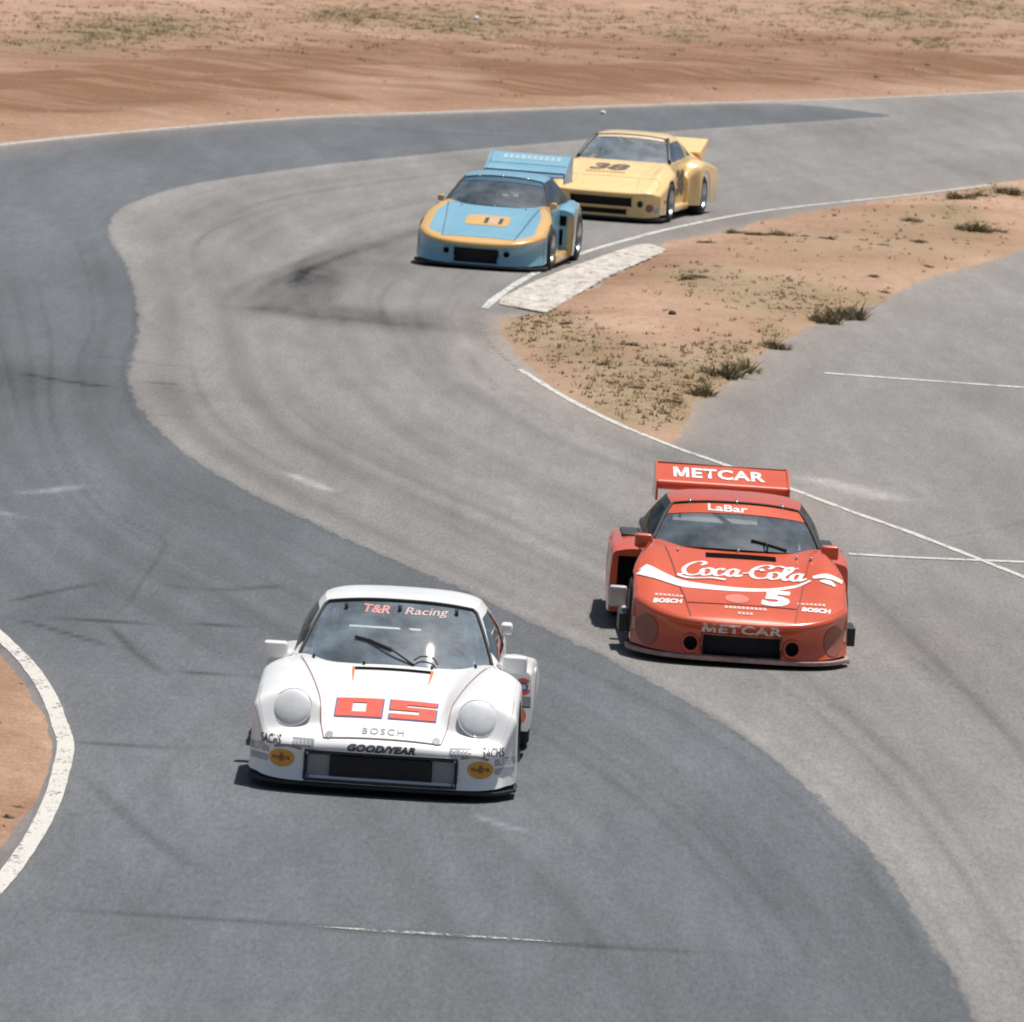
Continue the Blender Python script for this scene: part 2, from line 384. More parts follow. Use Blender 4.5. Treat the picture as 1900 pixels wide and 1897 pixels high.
# thin tyre marks and wandering cracks
for k in range(34):
    gA, gB = (gl, gr) if rs.random() < 0.5 else (ga, gb)
    f = rs.uniform(-0.2, 1.0); lo = rs.randint(0, len(gA) - 4); hi = min(len(gA), lo + rs.randint(3, 6))
    w_ = np.linspace(f, f + rs.uniform(-0.25, 0.25), len(gA))[:, None]
    stroke((gA * (1 - w_) + gB * w_)[lo:hi], rs.uniform(0.025, 0.06), -rs.uniform(0.08, 0.22))
for k in range(12):
    yy = rs.uniform(46, 120); xx = rs.uniform(-0.065, 0.065) * yy
    ang = rs.gauss(0.0, 0.5) if rs.random() < 0.6 else rs.uniform(0, 3.1)
    pts = [(xx, yy)]
    for _ in range(rs.randint(4, 9)):
        ang += rs.gauss(0, 0.2); st = rs.uniform(0.2, 0.5) * yy / 60
        pts.append((pts[-1][0] + st * math.cos(ang), pts[-1][1] + st * math.sin(ang) * 2.5))
    stroke(pts, rs.uniform(0.018, 0.03), -rs.uniform(0.14, 0.3))
tone += -0.22 * np.exp(-((patch_sd + 0.0) / 0.05) ** 2) * (0.6 + 1.2 * fbm(TX * 1.5, TY * 0.3, 3)) + 0.10 * np.exp(-((patch_sd + 0.18) / 0.16) ** 2)
isl = [tuple(p) for p in spline(G['island'] + [G['island'][0]], 160)][:-1]
left_isl = [tuple(p) for p in spline(G['left_dirt'], 60)] + [(-8, 46), (-8, 70)]
far_edge = spline(G['far_edge'], 80)
dust = 0.55 * np.exp(-np.maximum(-sdist(TX, TY, isl), 0) / 0.35) * 0.6 + 0.5 * np.exp(-np.maximum(-sdist(TX, TY, left_isl), 0) / 0.12) * 0.5
dust += 0.5 * np.exp(-dist_poly(TX, TY, far_edge) / 0.5)
# dust drawn out across the mouth of the side road, past the tip of the dirt
dust += 0.30 * np.exp(-(((TX - 2.6) / 0.9) ** 2 + ((TY - 77.5) / 3.0) ** 2)) * (0.6 + fbm(TX * 2, TY * 0.4))
TP = np.stack([TX, TY, np.zeros_like(TX)], -1)
M_asphalt = m_asphalt()
big_grid('race_track', TP, M_asphalt, {'patch_sd': patch_sd, 'tone': tone, 'dust': dust}, 'structure')

# ---- dirt
def m_dirt():
    n = NT('dirt')
    co = n.coord((1, 1, 1)); ani = n.coord((0.35, 0.16, 1.0)); fine = n.coord((1, 0.3, 1))
    f1 = n.noise(ani, 1.1, 5.0, 0.62); f2 = n.noise(fine, 9.0, 5.0, 0.7); f3 = n.noise(fine, 45.0, 2.0, 0.7)
    col = n.ramp(f1, [(0.30, DIRT[0]), (0.70, DIRT[1])])
    dk = n.math('MULTIPLY', n.attr('damp'), n.math('MULTIPLY_ADD', f2, 1.1, 0.45), clamp=True)
    st = n.noise(n.coord((0.06, 0.9, 1.0)), 1.4, 5.0, 0.65)
    dk = n.math('MULTIPLY', dk, n.math('MULTIPLY_ADD', st, 2.2, -0.15, clamp=True), clamp=True)
    col = n.mix(dk, col, (0.18, 0.095, 0.052))
    k = n.math('MULTIPLY', n.math('MULTIPLY_ADD', f2, 0.95, 0.525), n.math('MULTIPLY_ADD', f3, 0.9, 0.55))
    cmb = n.node('ShaderNodeCombineColor')
    for i in range(3): n.link(k, cmb.inputs[i])
    col = n.mix(1.0, col, cmb.outputs[0], 'MULTIPLY')
    gm = n.math('MULTIPLY', n.attr('green'), n.math('MULTIPLY_ADD', f2, 2.4, -0.75, clamp=True), clamp=True)
    col = n.mix(gm, col, (0.16, 0.15, 0.07))
    n.set(color=col, rough=0.97, spec=0.15)
    n.bump(n.math('ADD', f2, n.math('MULTIPLY', f3, 0.4)), 0.5, 0.03)
    return n.m
M_dirt = m_dirt()

def dirt_patch(name, xs, ys, sd_fn, rise, cap, rough, extra=None, damp=None, green=None, edge=1.0):
    X, Y = np.meshgrid(xs, ys)
    sd = sd_fn(X, Y)
    sdn = sd + edge * (0.22 * fbm(X * 1.6, Y * 0.35, 5) + 0.10 * fbm(X * 7, Y * 1.6, 3))
    Z = np.where(sdn > 0, cap * (1 - np.exp(-np.maximum(sdn, 0) * rise / cap)), np.maximum(sdn * 0.2, -0.09))
    Z = Z + np.clip(sdn, 0, 1) * rough * fbm(X * 1.3, Y * 0.6, 5)
    if extra is not None: Z = Z + extra(X, Y) * np.clip(sdn, 0, 1)
    dm = damp(X, Y) if damp else np.zeros_like(X)
    gn = green(X, Y) if green else np.zeros_like(X)
    return big_grid(name, np.stack([X, Y, Z], -1), M_dirt, {'damp': dm, 'green': gn}, 'structure')

def blobs(lst, sx=1.0):
    def f(X, Y):
        v = np.zeros_like(X)
        for (x, y, rx, ry, n_) in lst:
            v += min(1.0, n_ / (rx * ry * 9)) * np.exp(-(((X - x) / (rx * 1.1)) ** 2 + ((Y - y) / (ry * 1.1)) ** 2))
        return np.clip(v, 0, 1)
    return f

def far_damp(X, Y):
    v = np.zeros_like(X)
    for nm, w, a in (('dirt1', 1.7, 0.75), ('dirt2', 2.2, 0.6), ('dirt3', 1.6, 0.35), ('dirt4', 1.5, 0.5), ('dirt5', 1.7, 0.6)):
        v += a * np.exp(-(dist_poly(X, Y, spline(G[nm], 30)) / w) ** 2)
    v += 0.42 * np.exp(-((dist_poly(X, Y, far_edge) - 9) / 9.0) ** 2)
    return np.clip(0.12 + 1.35 * v * (0.8 + 0.8 * fbm(X * 0.3, Y * 0.5)), 0, 1)
far_poly = [(-60, far_edge[0, 1] - 14)] + [tuple(p) for p in far_edge] + [(60, far_edge[-1, 1] + 12), (60, 400), (-60, 400)]
def far_extra(X, Y):
    z = np.zeros_like(X)
    for nm, w, a in (('dirt1', 0.5, 0.07), ('dirt2', 0.55, 0.08), ('dirt3', 0.5, 0.05), ('dirt5', 0.5, 0.06)):
        d = dist_poly(X, Y, spline(G[nm], 30))
        z += a * (np.exp(-((d - 1.5) / w) ** 2) - 0.8 * np.exp(-(d / (w * 0.7)) ** 2))
    return z
dirt_patch('outfield_dirt', np.linspace(-24, 30, 300), np.r_[np.arange(120, 230, 0.5), np.arange(230, 330, 2.0)], lambda X, Y: sdist(X, Y, far_poly), 0.06, 0.22, 0.05, far_extra, far_damp, blobs(FARGRASS))
dirt_patch('infield_dirt', np.linspace(-1.6, 13.5, 300), np.linspace(78, 150, 330), lambda X, Y: sdist(X, Y, isl), 0.10, 0.14, 0.05, None,
           lambda X, Y: np.clip(0.55 * np.exp(-(dist_poly(X, Y, [tuple(p) for p in spline(G['kerb_in'], 20)]) / 0.9) ** 2) + 0.5 * np.exp(-(((X - 0.9) / 0.9) ** 2 + ((Y - 95) / 2.5) ** 2)) + 0.5 * fbm(X * 0.5, Y * 0.25), 0, 1), blobs(ISLGRASS))
dirt_patch('roadside_dirt', np.linspace(-7.5, -2.4, 150), np.linspace(44, 72, 150), lambda X, Y: sdist(X, Y, left_isl), 0.12, 0.09, 0.03, None, lambda X, Y: np.clip(0.45 + 0.6 * fbm(X, Y * 0.5), 0, 1), None, 0.3)

# ---- the ground that carries it all to the horizon
gx = np.array([-3000, -900, -300, -90, -40, 40, 90, 300, 900, 3000.]); gy = np.array([-600, -100, 10, 30, 120, 190, 260, 400, 900, 2500, 5000.])
GX, GY = np.meshgrid(gx, gy)
big_grid('ground', np.stack([GX, GY, np.full_like(GX, -0.16)], -1), M_dirt, {'damp': np.full_like(GX, 0.1), 'green': np.full_like(GX, 0.15)}, 'structure')

# ---- painted lines
def m_paint_line(name, c, wear):
    n = NT(name)
    co = n.coord((1, 0.35, 1))
    f = n.noise(co, 7.0, 6.0, 0.75)
    f2 = n.noise(co, 40.0, 3.0, 0.7)
    n.set(color=n.mix(f2, tuple(x * 0.8 for x in c), c), rough=0.8, spec=0.3)
    tr = n.node('ShaderNodeBsdfTransparent'); mx = n.node('ShaderNodeMixShader')
    a = n.math('ADD', n.math('MULTIPLY', f, 0.6), n.math('MULTIPLY', f2, 0.4))
    fac = n.math('MULTIPLY_ADD', n.math('SUBTRACT', a, wear), 9.0, 0.5, clamp=True)
    n.link(fac, mx.inputs[0]); n.link(tr.outputs[0], mx.inputs[1]); n.link(n.p.outputs[0], mx.inputs[2])
    n.link(mx.outputs[0], n.out.inputs[0])
    return n.m
M_line = m_paint_line('road_paint', (0.56, 0.54, 0.50), 0.43)
M_line_old = m_paint_line('road_paint_worn', (0.42, 0.41, 0.39), 0.50)

def ribbon(name, pts, w, z, mat, n=90, jitter=0.0, taper=False, kind='structure'):
    P = spline(pts, n)
    T = np.gradient(P, axis=0); T /= np.linalg.norm(T, axis=1)[:, None]
    N = np.stack([-T[:, 1], T[:, 0]], 1)
    hw = np.full(n, w / 2) + jitter * RNG.normal(size=n) * w
    if taper: hw = hw * np.minimum(1, np.minimum(np.arange(n), np.arange(n)[::-1]) / (n * 0.25) + 0.15)
    A, B = P + N * hw[:, None], P - N * hw[:, None]
    V = np.vstack([np.c_[A, np.full(n, z)], np.c_[B, np.full(n, z)]])
    F = [(i, i + 1, n + i + 1, n + i) for i in range(n - 1)]
    return obj(name, V, F, mat, kind=kind)
ribbon('edge_line', np.array(G['far_edge']) + (0, -0.6), 0.11, 0.006, M_line, jitter=0.06)
ribbon('edge_line', G['inner_line'], 0.11, 0.006, M_line, jitter=0.05)
ribbon('edge_line', G['tip_line'], 0.07, 0.006, m_paint_line('faded_paint', (0.33, 0.32, 0.30), 0.53), jitter=0.06)
ribbon('edge_line', G['inner_line2'], 0.085, 0.006, M_line, jitter=0.06)
ribbon('painted_line', G['line_a'], 0.20, 0.006, M_line, jitter=0.05)
ribbon('painted_line', G['line_b'], 0.15, 0.0065, M_line, jitter=0.05)
ribbon('edge_line', G['left_line'], 0.128, 0.007, m_paint_line('kerb_line_paint', (0.58, 0.55, 0.50), 0.42), n=120, jitter=0.012)
ribbon('painted_line', G['white_seg'], 0.09, 0.006, M_line_old, jitter=0.06, taper=True)

# ---- whitewashed concrete kerb on the inside of the bend
def m_kerb():
    n = NT('whitewashed_concrete')
    co = n.coord((1, 0.3, 1)); f = n.noise(co, 6.0, 6.0, 0.7); f2 = n.noise(co, 30, 3, 0.7)
    n.set(color=n.ramp(n.math('MULTIPLY_ADD', f2, 0.4, n.math('MULTIPLY', f, 0.6)), [(0.38, (0.24, 0.19, 0.15)), (0.50, (0.46, 0.42, 0.37)), (0.64, (0.62, 0.58, 0.53))]), rough=0.85, spec=0.2)
    n.bump(f2, 0.4, 0.01)
    return n.m
M_kerb = m_kerb()
ko, ki = spline(G['kerb_out'], 47), spline(G['kerb_in'], 47)
KV, KF = [], []
prof = [(0.0, 0.0), (0.0, 0.012), (0.25, 0.018), (0.5, 0.024), (0.75, 0.03), (0.97, 0.036), (1.0, 0.032), (1.0, 0.0)]
for i in range(47):
    rib = 0.012 if i % 2 else 0.0
    for (t, z) in prof:
        p = ko[i] * (1 - t) + ki[i] * t
        KV.append((p[0] + random.uniform(-.012, .012), p[1], z + (rib if 0.2 < t < 0.98 else 0) + 0.002))
np_ = len(prof)
KF = [(i * np_ + j, i * np_ + j + 1, (i + 1) * np_ + j + 1, (i + 1) * np_ + j) for i in range(46) for j in range(np_ - 1)]
KF += [tuple(range(np_)), tuple(range(46 * np_, 47 * np_))[::-1]]
obj('kerb', KV, KF, M_kerb, kind='structure')

# ---- grass, weeds and stones
def m_leaf(name, a, b):
    n = NT(name)
    oi = n.node('ShaderNodeNewGeometry')
    f = n.noise(n.coord((1, 1, 1)), 2.3, 3.0)
    n.set(color=n.ramp(f, [(0.3, a), (0.7, b)]), rough=0.85, spec=0.15)
    n.p.inputs['Subsurface Weight'].default_value = 0.0
    return n.m
M_grass = m_leaf('dry_grass', (0.18, 0.15, 0.085), (0.36, 0.27, 0.17))
M_scrub = m_leaf('scrub', (0.20, 0.16, 0.095), (0.38, 0.28, 0.18))
M_far = m_leaf('far_grass', (0.22, 0.19, 0.105), (0.38, 0.30, 0.19))
M_straw = m_leaf('straw', (0.40, 0.30, 0.18), (0.55, 0.42, 0.28))
M_weed = m_leaf('weed_green', (0.15, 0.135, 0.075), (0.28, 0.23, 0.14))

def tuft(V, F, x, y, z, r, h, nb, rg):
    for _ in range(nb):
        a = rg.uniform(0, 6.283); q = r * rg.random() ** 0.6
        bx, by = x + q * math.cos(a), y + q * math.sin(a)
        w = rg.uniform(0.006, 0.016) * (0.5 + h * 2.5); b = rg.uniform(0, 6.283); hh = h * rg.uniform(0.45, 1.1) * (1 - 0.45 * q / r)
        lx, ly = rg.gauss(0, 0.45) * hh + math.cos(a) * q * 0.6, rg.gauss(0, 0.45) * hh + math.sin(a) * q * 0.6
        i = len(V)
        dx, dy = w * math.cos(b), w * math.sin(b)
        V += [(bx - dx, by - dy, z), (bx + dx, by + dy, z), (bx + dx * 0.9 + lx * 0.5, by + dy * 0.9 + ly * 0.5, z + hh * 0.6), (bx - dx * 0.9 + lx * 0.5, by - dy * 0.9 + ly * 0.5, z + hh * 0.6), (bx + lx, by + ly, z + hh)]
        F += [(i, i + 1, i + 2, i + 3), (i + 3, i + 2, i + 4)]
def height_of(name):
    me = bpy.data.objects[name].data
    bm = bmesh.new(); bm.from_mesh(me); t = BVHTree.FromBMesh(bm); bm.free()
    def f(x, y):
        h = t.ray_cast(Vector((x, y, 5)), Vector((0, 0, -1)))
        return h[0].z if h[0] is not None else None
    return f
h_far, h_isl, h_left = height_of('outfield_dirt'), height_of('infield_dirt'), height_of('roadside_dirt')
rg = random.Random(11)
V, F = [], []
for (x, y, rx, ry, n_) in FARGRASS + [(0, 196, 11, 11, 260), (8, 205, 10, 10, 260), (-8, 178, 5, 7, 160)]:
    for _ in range(int(n_ * 2.4)):
        px, py = rg.gauss(x, rx * 1.15), rg.gauss(y, ry * 0.8)
        z = h_far(px, py)
        if z is None or z < 0.03: continue
        tuft(V, F, px, py, z - 0.01, rg.uniform(0.08, 0.3), rg.uniform(0.04, 0.12), rg.randint(12, 20), rg)
obj('roadside_grass', V, F, M_far, kind='stuff', label='dry olive grass tufts scattered over the far dirt bank', cat='grass')
V, F = [], []
for (x, y, rx, ry, n_) in ISLGRASS:
    for _ in range(int(n_ * 1.15)):
        px, py = rg.gauss(x, rx * 0.6), rg.gauss(y, ry * 0.6)
        z = h_isl(px, py)
        if z is None or z < 0.02: continue
        tuft(V, F, px, py, z - 0.01, rg.uniform(0.02, 0.07), rg.uniform(0.02, 0.075), rg.randint(6, 11), rg)
obj('sparse_scrub', V, F, M_scrub, kind='stuff', label='sparse dry scrub dotted over the infield dirt', cat='scrub')
V, F = [], []
for (x, y, rx, ry, n_) in ISLGRASS:
    for _ in range(int(n_ * 1.1)):
        px, py = rg.gauss(x, rx * 0.9), rg.gauss(y, ry * 0.9)
        z = h_isl(px, py)
        if z is None or z < 0.01: continue
        tuft(V, F, px, py, z - 0.01, rg.uniform(0.02, 0.09), rg.uniform(0.03, 0.10), rg.randint(5, 10), rg)
obj('dry_straw', V, F, M_straw, kind='stuff', label='pale dry straw among the scrub on the infield dirt', cat='straw')
# stones and clods lying about on the dirt
def gravel(name, n, fn, box_, rmin, rmax, mat, label):
    V, F = [], []
    for _ in range(n):
        x, y = rg.uniform(box_[0], box_[1]), rg.uniform(box_[2], box_[3])
        z = fn(x, y)
        if z is None or z < -0.02: continue
        r = rmin + (rmax - rmin) * rg.random() ** 3
        i = len(V); a = rg.uniform(0, 6.28)
        for q in range(5): V.append((x + r * math.cos(a + q * 1.257) * rg.uniform(.7, 1.2), y + r * 1.2 * math.sin(a + q * 1.257) * rg.uniform(.7, 1.2), max(z, 0) - r * 0.2))
        V.append((x + rg.uniform(-.3, .3) * r, y, max(z, 0) + r * rg.uniform(0.5, 0.95)))
        F += [(i + q, i + (q + 1) % 5, i + 5) for q in range(5)]
    obj(name, V, F, mat, kind='stuff', label=label, cat='gravel')
M_clod = m_leaf('clod', (0.20, 0.11, 0.065), (0.42, 0.27, 0.18))
gravel('gravel', 2600, h_isl, (-1.4, 13, 80, 145), 0.008, 0.04, M_clod, 'loose stones and clods on the infield dirt')
gravel('gravel', 4000, h_far, (-17, 22, 135, 245), 0.015, 0.07, M_clod, 'loose stones and clods on the far dirt bank')
gravel('gravel', 500, h_left, (-4.8, -2.6, 46, 70), 0.004, 0.02, M_clod, 'loose stones on the orange dirt at the left edge')
CLUMP_LABELS = ['first weed from the kerb in the row crossing the infield dirt',
    'second weed from the kerb in the row crossing the infield dirt',
    'third and widest weed in the row crossing the infield dirt',
    'tiny fourth weed in the row crossing the infield dirt',
    'fifth weed in the row crossing the infield dirt',
    'tiny sixth weed in the row crossing the infield dirt',
    'last weed at the right end of the row across the infield',
    'weed clump just beyond the far end of the white kerb',
    'wide low weed on bare dirt between the row and the far bushes',
    'leftmost dark bush at the far right end of the infield',
    'middle dark bush at the far right end of the infield',
    'largest dark bush at the far right end of the infield',
    'wide weed below the far bushes near the right picture edge',
    'weed closest to the right picture edge, below the far bushes',
    'small left weed of a pair on the upper infield',
    'small weed at the upper edge of the side road',
    'left weed of the upper pair at the side road edge',
    'large right weed of the upper pair at the side road edge',
    'lone olive weed halfway along the side road edge',
    'largest olive weed clump at the lower side road edge',
    'right weed beside the largest clump at the lower side road edge',
    'left weed below the largest clump at the lower side road edge',
    'right weed of the pair on the dirt right of the kerb',
    'left weed of the pair on the dirt right of the kerb',
    'small right weed of a pair on the upper infield',
    'small weed on the dirt above the upper side road edge',
    'small weed on bare dirt in the middle of the infield',
    'weed low on the infield near the inner white edge line',
    'weed on the left part of the scrubby infield end',
    'weed in the middle of the scrubby infield end',
    'small weed just below the near end of the white kerb',
    'weed right of the small one below the kerb end',
    'weed at the right of the scrubby infield end',
    'nearest weed, at the pointed tip of the infield dirt',
    'upper dark weed on the orange dirt at the left edge',
    'lower dark weed on the orange dirt at the left edge',
    'tiny weed on the upper orange dirt at the left edge']
variants = []
for k in range(5):
    V, F = [], []
    tuft(V, F, 0, 0, -0.02, 0.5, 0.5, 110, rg)
    for _ in range(5):
        a = rg.uniform(0, 6.28); q = rg.uniform(0.15, 0.45)
        tuft(V, F, q * math.cos(a), q * math.sin(a), -0.02, 0.22, rg.uniform(0.3, 0.7), 26, rg)
    me = np_mesh('weed_clump', V, F); me.materials.append(M_weed)
    variants.append(me)
for k, (x, y, w) in enumerate(CLUMPS):
    z = (h_left if x < -2 and y < 75 else h_isl)(x, y)
    if z is None: z = 0.0
    o = bpy.data.objects.new('weed_clump', variants[k % 5]); COL.objects.link(o)
    w = min(w, 0.45)
    o.location = (x, y, max(z, 0.0) - 0.005); o.scale = (w, w * 1.6, w * rg.uniform(0.5, 0.85) * (1.5 if k in (12, 16, 17, 18, 19, 20, 21) else 1)); o.rotation_euler.z = rg.uniform(0, 6.28)
    tag(o, None, CLUMP_LABELS[k], 'weed', 'weeds on the roadside dirt' if x < -2 and y < 75 else 'weeds on the infield dirt')
def stone(name, x, y, z, r, mat, label, cat, seed):
    bm = bmesh.new(); bmesh.ops.create_icosphere(bm, subdivisions=2, radius=1)
    rr = random.Random(seed)
    for v in bm.verts: v.co *= rr.uniform(0.8, 1.15)
    for v in bm.verts: v.co = Vector((v.co.x * r, v.co.y * r * 0.9, max(v.co.z, -0.5) * r * 0.75))
    me = bpy.data.meshes.new(name); bm.to_mesh(me); bm.free(); me.materials.append(mat)
    o = bpy.data.objects.new(name, me); COL.objects.link(o); o.location = (x, y, z + r * 0.3); tag(o, None, label, cat)
    return o
M_rock = plain('dark_stone', (0.07, 0.05, 0.04), 0.9)
M_pale = plain('pale_stone', (0.75, 0.73, 0.7), 0.8)
stone('stone', 1.95, 100.87, h_isl(1.95, 100.87) or 0, 0.055, M_rock, 'small dark stone lying alone on the bare infield dirt', 'stone', 1)
stone('stone', 1.34, 154.8, 0.0, 0.07, M_pale, 'small white stone lying on the far edge of the track', 'stone', 2)
stone('stone', -1.66, 194.54, h_far(-1.66, 194.54) or 0, 0.09, M_pale, 'tiny white stone on the grassy far dirt bank', 'stone', 3)

# ================================================================== CAR BUILDING KIT
# car space: x = the car's left, y = rearwards from the nose, z = up
def paint(name, c, rough=0.22, dirt=0.10):
    n = NT(name)
    co = n.coord((1, 1, 1))
    f = n.noise(co, 2.2, 4.0, 0.6); f2 = n.noise(co, 60.0, 2.0, 0.6)
    col = n.ramp(f, [(0.3, tuple(x * (1 - dirt) for x in c)), (0.7, c)])
    n.set(color=col, rough=n.math('MULTIPLY_ADD', f, 0.2, rough - 0.06), coat=0.55, coatr=0.06)
    return n.m
def band_paint(name, c_in, c_band, width):
    n = NT(name)
    f = n.noise(n.coord((1, 1, 1)), 2.2, 4.0, 0.6)
    m_ = n.math('LESS_THAN', n.attr('edge'), width)
    col = n.mix(m_, c_in, c_band)
    col = n.mix(n.math('MULTIPLY', f, 0.16), col, (0.25, 0.22, 0.18))
    n.set(color=col, rough=n.math('MULTIPLY_ADD', f, 0.2, 0.18), coat=0.55, coatr=0.06)
    return n.m
def glass(name, tint, gloss=1.0, haze=0.0):
    n = NT(name)
    tr = n.node('ShaderNodeBsdfTransparent'); tr.inputs[0].default_value = (*tint, 1)
    gl_ = n.node('ShaderNodeBsdfGlossy'); gl_.inputs['Roughness'].default_value = 0.035
    df = n.node('ShaderNodeBsdfDiffuse'); df.inputs[0].default_value = (0.40, 0.50, 0.57, 1)
    fr = n.node('ShaderNodeFresnel'); fr.inputs[0].default_value = 1.55
    m0 = n.node('ShaderNodeMixShader')
    painted_haze_f = n.math('MULTIPLY', n.ramp(n.noise(n.coord((1, 1, 1)), 3.0, 5.0, 0.65), [(0.35, (0.3,) * 3), (0.75, (1.0,) * 3)]), haze)  # pale bluish veil painted into the glass for sky reflection and glare
    n.link(painted_haze_f, m0.inputs[0]); n.link(tr.outputs[0], m0.inputs[1]); n.link(df.outputs[0], m0.inputs[2])
    m1 = n.node('ShaderNodeMixShader')
    n.link(n.math('MULTIPLY', fr.outputs[0], gloss, clamp=True), m1.inputs[0]); n.link(m0.outputs[0], m1.inputs[1]); n.link(gl_.outputs[0], m1.inputs[2])
    n.link(m1.outputs[0], n.out.inputs[0])
    return n.m

M_black = plain('black_rubber', (0.022, 0.021, 0.021), 0.7, grime=0.3)
M_recess_shade = plain('painted_recess_shade', (0.010, 0.009, 0.009), 1.0, grime=0.2, spec=0.0)  # unlit near-black, paints the inner shade of openings on flat decals
M_satin = plain('satin_black', (0.03, 0.03, 0.032), 0.45, grime=0.3)
M_tyre = plain('tyre_rubber', (0.028, 0.027, 0.026), 0.85, grime=0.3)
M_rim = plain('rim_alloy', (0.5, 0.5, 0.5), 0.3, metal=0.8)
M_steel = plain('bright_steel', (0.65, 0.65, 0.66), 0.3, metal=0.9)
M_inside = plain('interior_black', (0.07, 0.075, 0.08), 0.8, grime=0.3)
M_inner_grey = plain('interior_grey', (0.58, 0.60, 0.61), 0.8, grime=0.25)
M_cage = plain('cage_paint', (0.75, 0.76, 0.77), 0.5)
M_mesh = plain('radiator_core', (0.02, 0.019, 0.02), 0.7, grime=0.4)
M_glass = glass('windscreen_glass', (0.80, 0.88, 0.90), 1.5, 0.33)
M_glass_hazy = glass('painted_haze_windscreen', (0.88, 0.94, 0.96), 1.8, 0.56)  # stronger painted haze, for screens that look pale with reflected sky
M_glass_clear = glass('clear_side_glass', (0.8, 0.84, 0.86), 0.6, 0.03)
M_glass_rear = glass('rear_glass', (0.9, 0.92, 0.93), 0.8, 0.02)
M_glass_dk = glass('side_glass', (0.30, 0.33, 0.35), 0.45, 0.03)
M_white_ink = plain('white_lettering', (0.80, 0.78, 0.75), 0.4)
M_black_ink = plain('black_lettering', (0.035, 0.032, 0.035), 0.45)
M_grey_ink = plain('grey_lettering', (0.28, 0.29, 0.31), 0.5)
M_red_ink = plain('red_lettering', (0.72, 0.10, 0.055), 0.4)
M_blue_ink = plain('blue_lettering', (0.08, 0.12, 0.28), 0.45)
M_gold_ink = plain('yellow_oval', (0.72, 0.36, 0.045), 0.45)
M_orange_ink = plain('orange_ring', (0.70, 0.17, 0.05), 0.45)
M_faded_ink = plain('faded_red_lettering', (0.62, 0.26, 0.23), 0.6)
M_suit = plain('race_suit', (0.55, 0.56, 0.6), 0.9)
M_suit_b = plain('race_suit_blue', (0.10, 0.16, 0.35), 0.9)
M_helmet = plain('helmet_shell', (0.62, 0.63, 0.64), 0.25, coat=0.5)
M_visor = plain('visor', (0.02, 0.02, 0.025), 0.1)
M_glove = plain('glove', (0.08, 0.07, 0.07), 0.8)

def box(x0, x1, y0, y1, z0, z1):
    V = [(x, y, z) for z in (z0, z1) for y in (y0, y1) for x in (x0, x1)]
    F = [(0, 2, 3, 1), (4, 5, 7, 6), (0, 1, 5, 4), (2, 6, 7, 3), (0, 4, 6, 2), (1, 3, 7, 5)]
    return V, F
def rbox(x0, x1, y0, y1, z0, z1, r, seg=3):
    bm = bmesh.new(); V, F = box(x0, x1, y0, y1, z0, z1)
    vs_ = [bm.verts.new(v) for v in V]
    for f in F: bm.faces.new([vs_[i] for i in f])
    bmesh.ops.bevel(bm, geom=list(bm.edges), offset=r, segments=seg, profile=0.6, affect='EDGES', clamp_overlap=True)
    bm.normal_update(); bm.verts.index_update()
    out = [tuple(v.co) for v in bm.verts], [tuple(v.index for v in f.verts) for f in bm.faces]
    bm.free(); return out
def join(*parts):
    V, F = [], []
    for v, f in parts:
        o = len(V); V += [tuple(p) for p in v]; F += [tuple(i + o for i in q) for q in f]
    return V, F
def tube(pts, r, seg=8, n=None, cap=True):
    P = np.asarray(pts, float) if n is None else spline(pts, n)
    V, F = [], []
    up = np.array([0.03, 0.02, 1.0])
    for i, p in enumerate(P):
        t = P[min(i + 1, len(P) - 1)] - P[max(i - 1, 0)]; t = t / np.linalg.norm(t)
        a = np.cross(t, up)
        if np.linalg.norm(a) < 1e-3: a = np.cross(t, (1, 0, 0))
        a /= np.linalg.norm(a); b = np.cross(t, a)
        rr = r[i] if hasattr(r, '__len__') else r
        V += [tuple(p + rr * (math.cos(q) * a + math.sin(q) * b)) for q in np.linspace(0, 2 * math.pi, seg, endpoint=False)]
    for i in range(len(P) - 1):
        for j in range(seg):
            F.append((i * seg + j, i * seg + (j + 1) % seg, (i + 1) * seg + (j + 1) % seg, (i + 1) * seg + j))
    if cap:
        F.append(tuple(range(seg))[::-1]); F.append(tuple(range((len(P) - 1) * seg, len(P) * seg)))
    return V, F
def lathe_x(prof, cx, cy, cz, seg=40):
    """profile of (x offset, radius) turned round the x axis"""
    V, F = [], []
    n = len(prof)
    for k in range(seg):
        a = 2 * math.pi * k / seg
        V += [(cx + px, cy + r * math.cos(a), cz + r * math.sin(a)) for px, r in prof]
    for k in range(seg):
        for j in range(n - 1):
            F.append((k * n + j, k * n + j + 1, ((k + 1) % seg) * n + j + 1, ((k + 1) % seg) * n + j))
    return V, F

def text2d(s, w, h, shear=0.0, bold=0.0, spacing=1.0):
    cu = bpy.data.curves.new('t', 'FONT'); cu.body = s; cu.shear = shear; cu.offset = bold; cu.space_character = spacing
    cu.resolution_u = 3
    o = bpy.data.objects.new('t', cu); COL.objects.link(o)
    dg = bpy.context.evaluated_depsgraph_get(); dg.update()
    me = bpy.data.meshes.new_from_object(o.evaluated_get(dg))
    V = np.array([v.co[:2] for v in me.vertices]); F = [tuple(p.vertices) for p in me.polygons]
    bpy.data.objects.remove(o); bpy.data.curves.remove(cu); bpy.data.meshes.remove(me)
    lo, hi = V.min(0), V.max(0)
    V = (V - (lo + hi) / 2) / (hi - lo) * (w, h)
    return V, F
def ellipse2d(rx, ry, n=28):
    return np.array([(rx * math.cos(2 * math.pi * k / n), ry * math.sin(2 * math.pi * k / n)) for k in range(n)]), [tuple(range(n))]
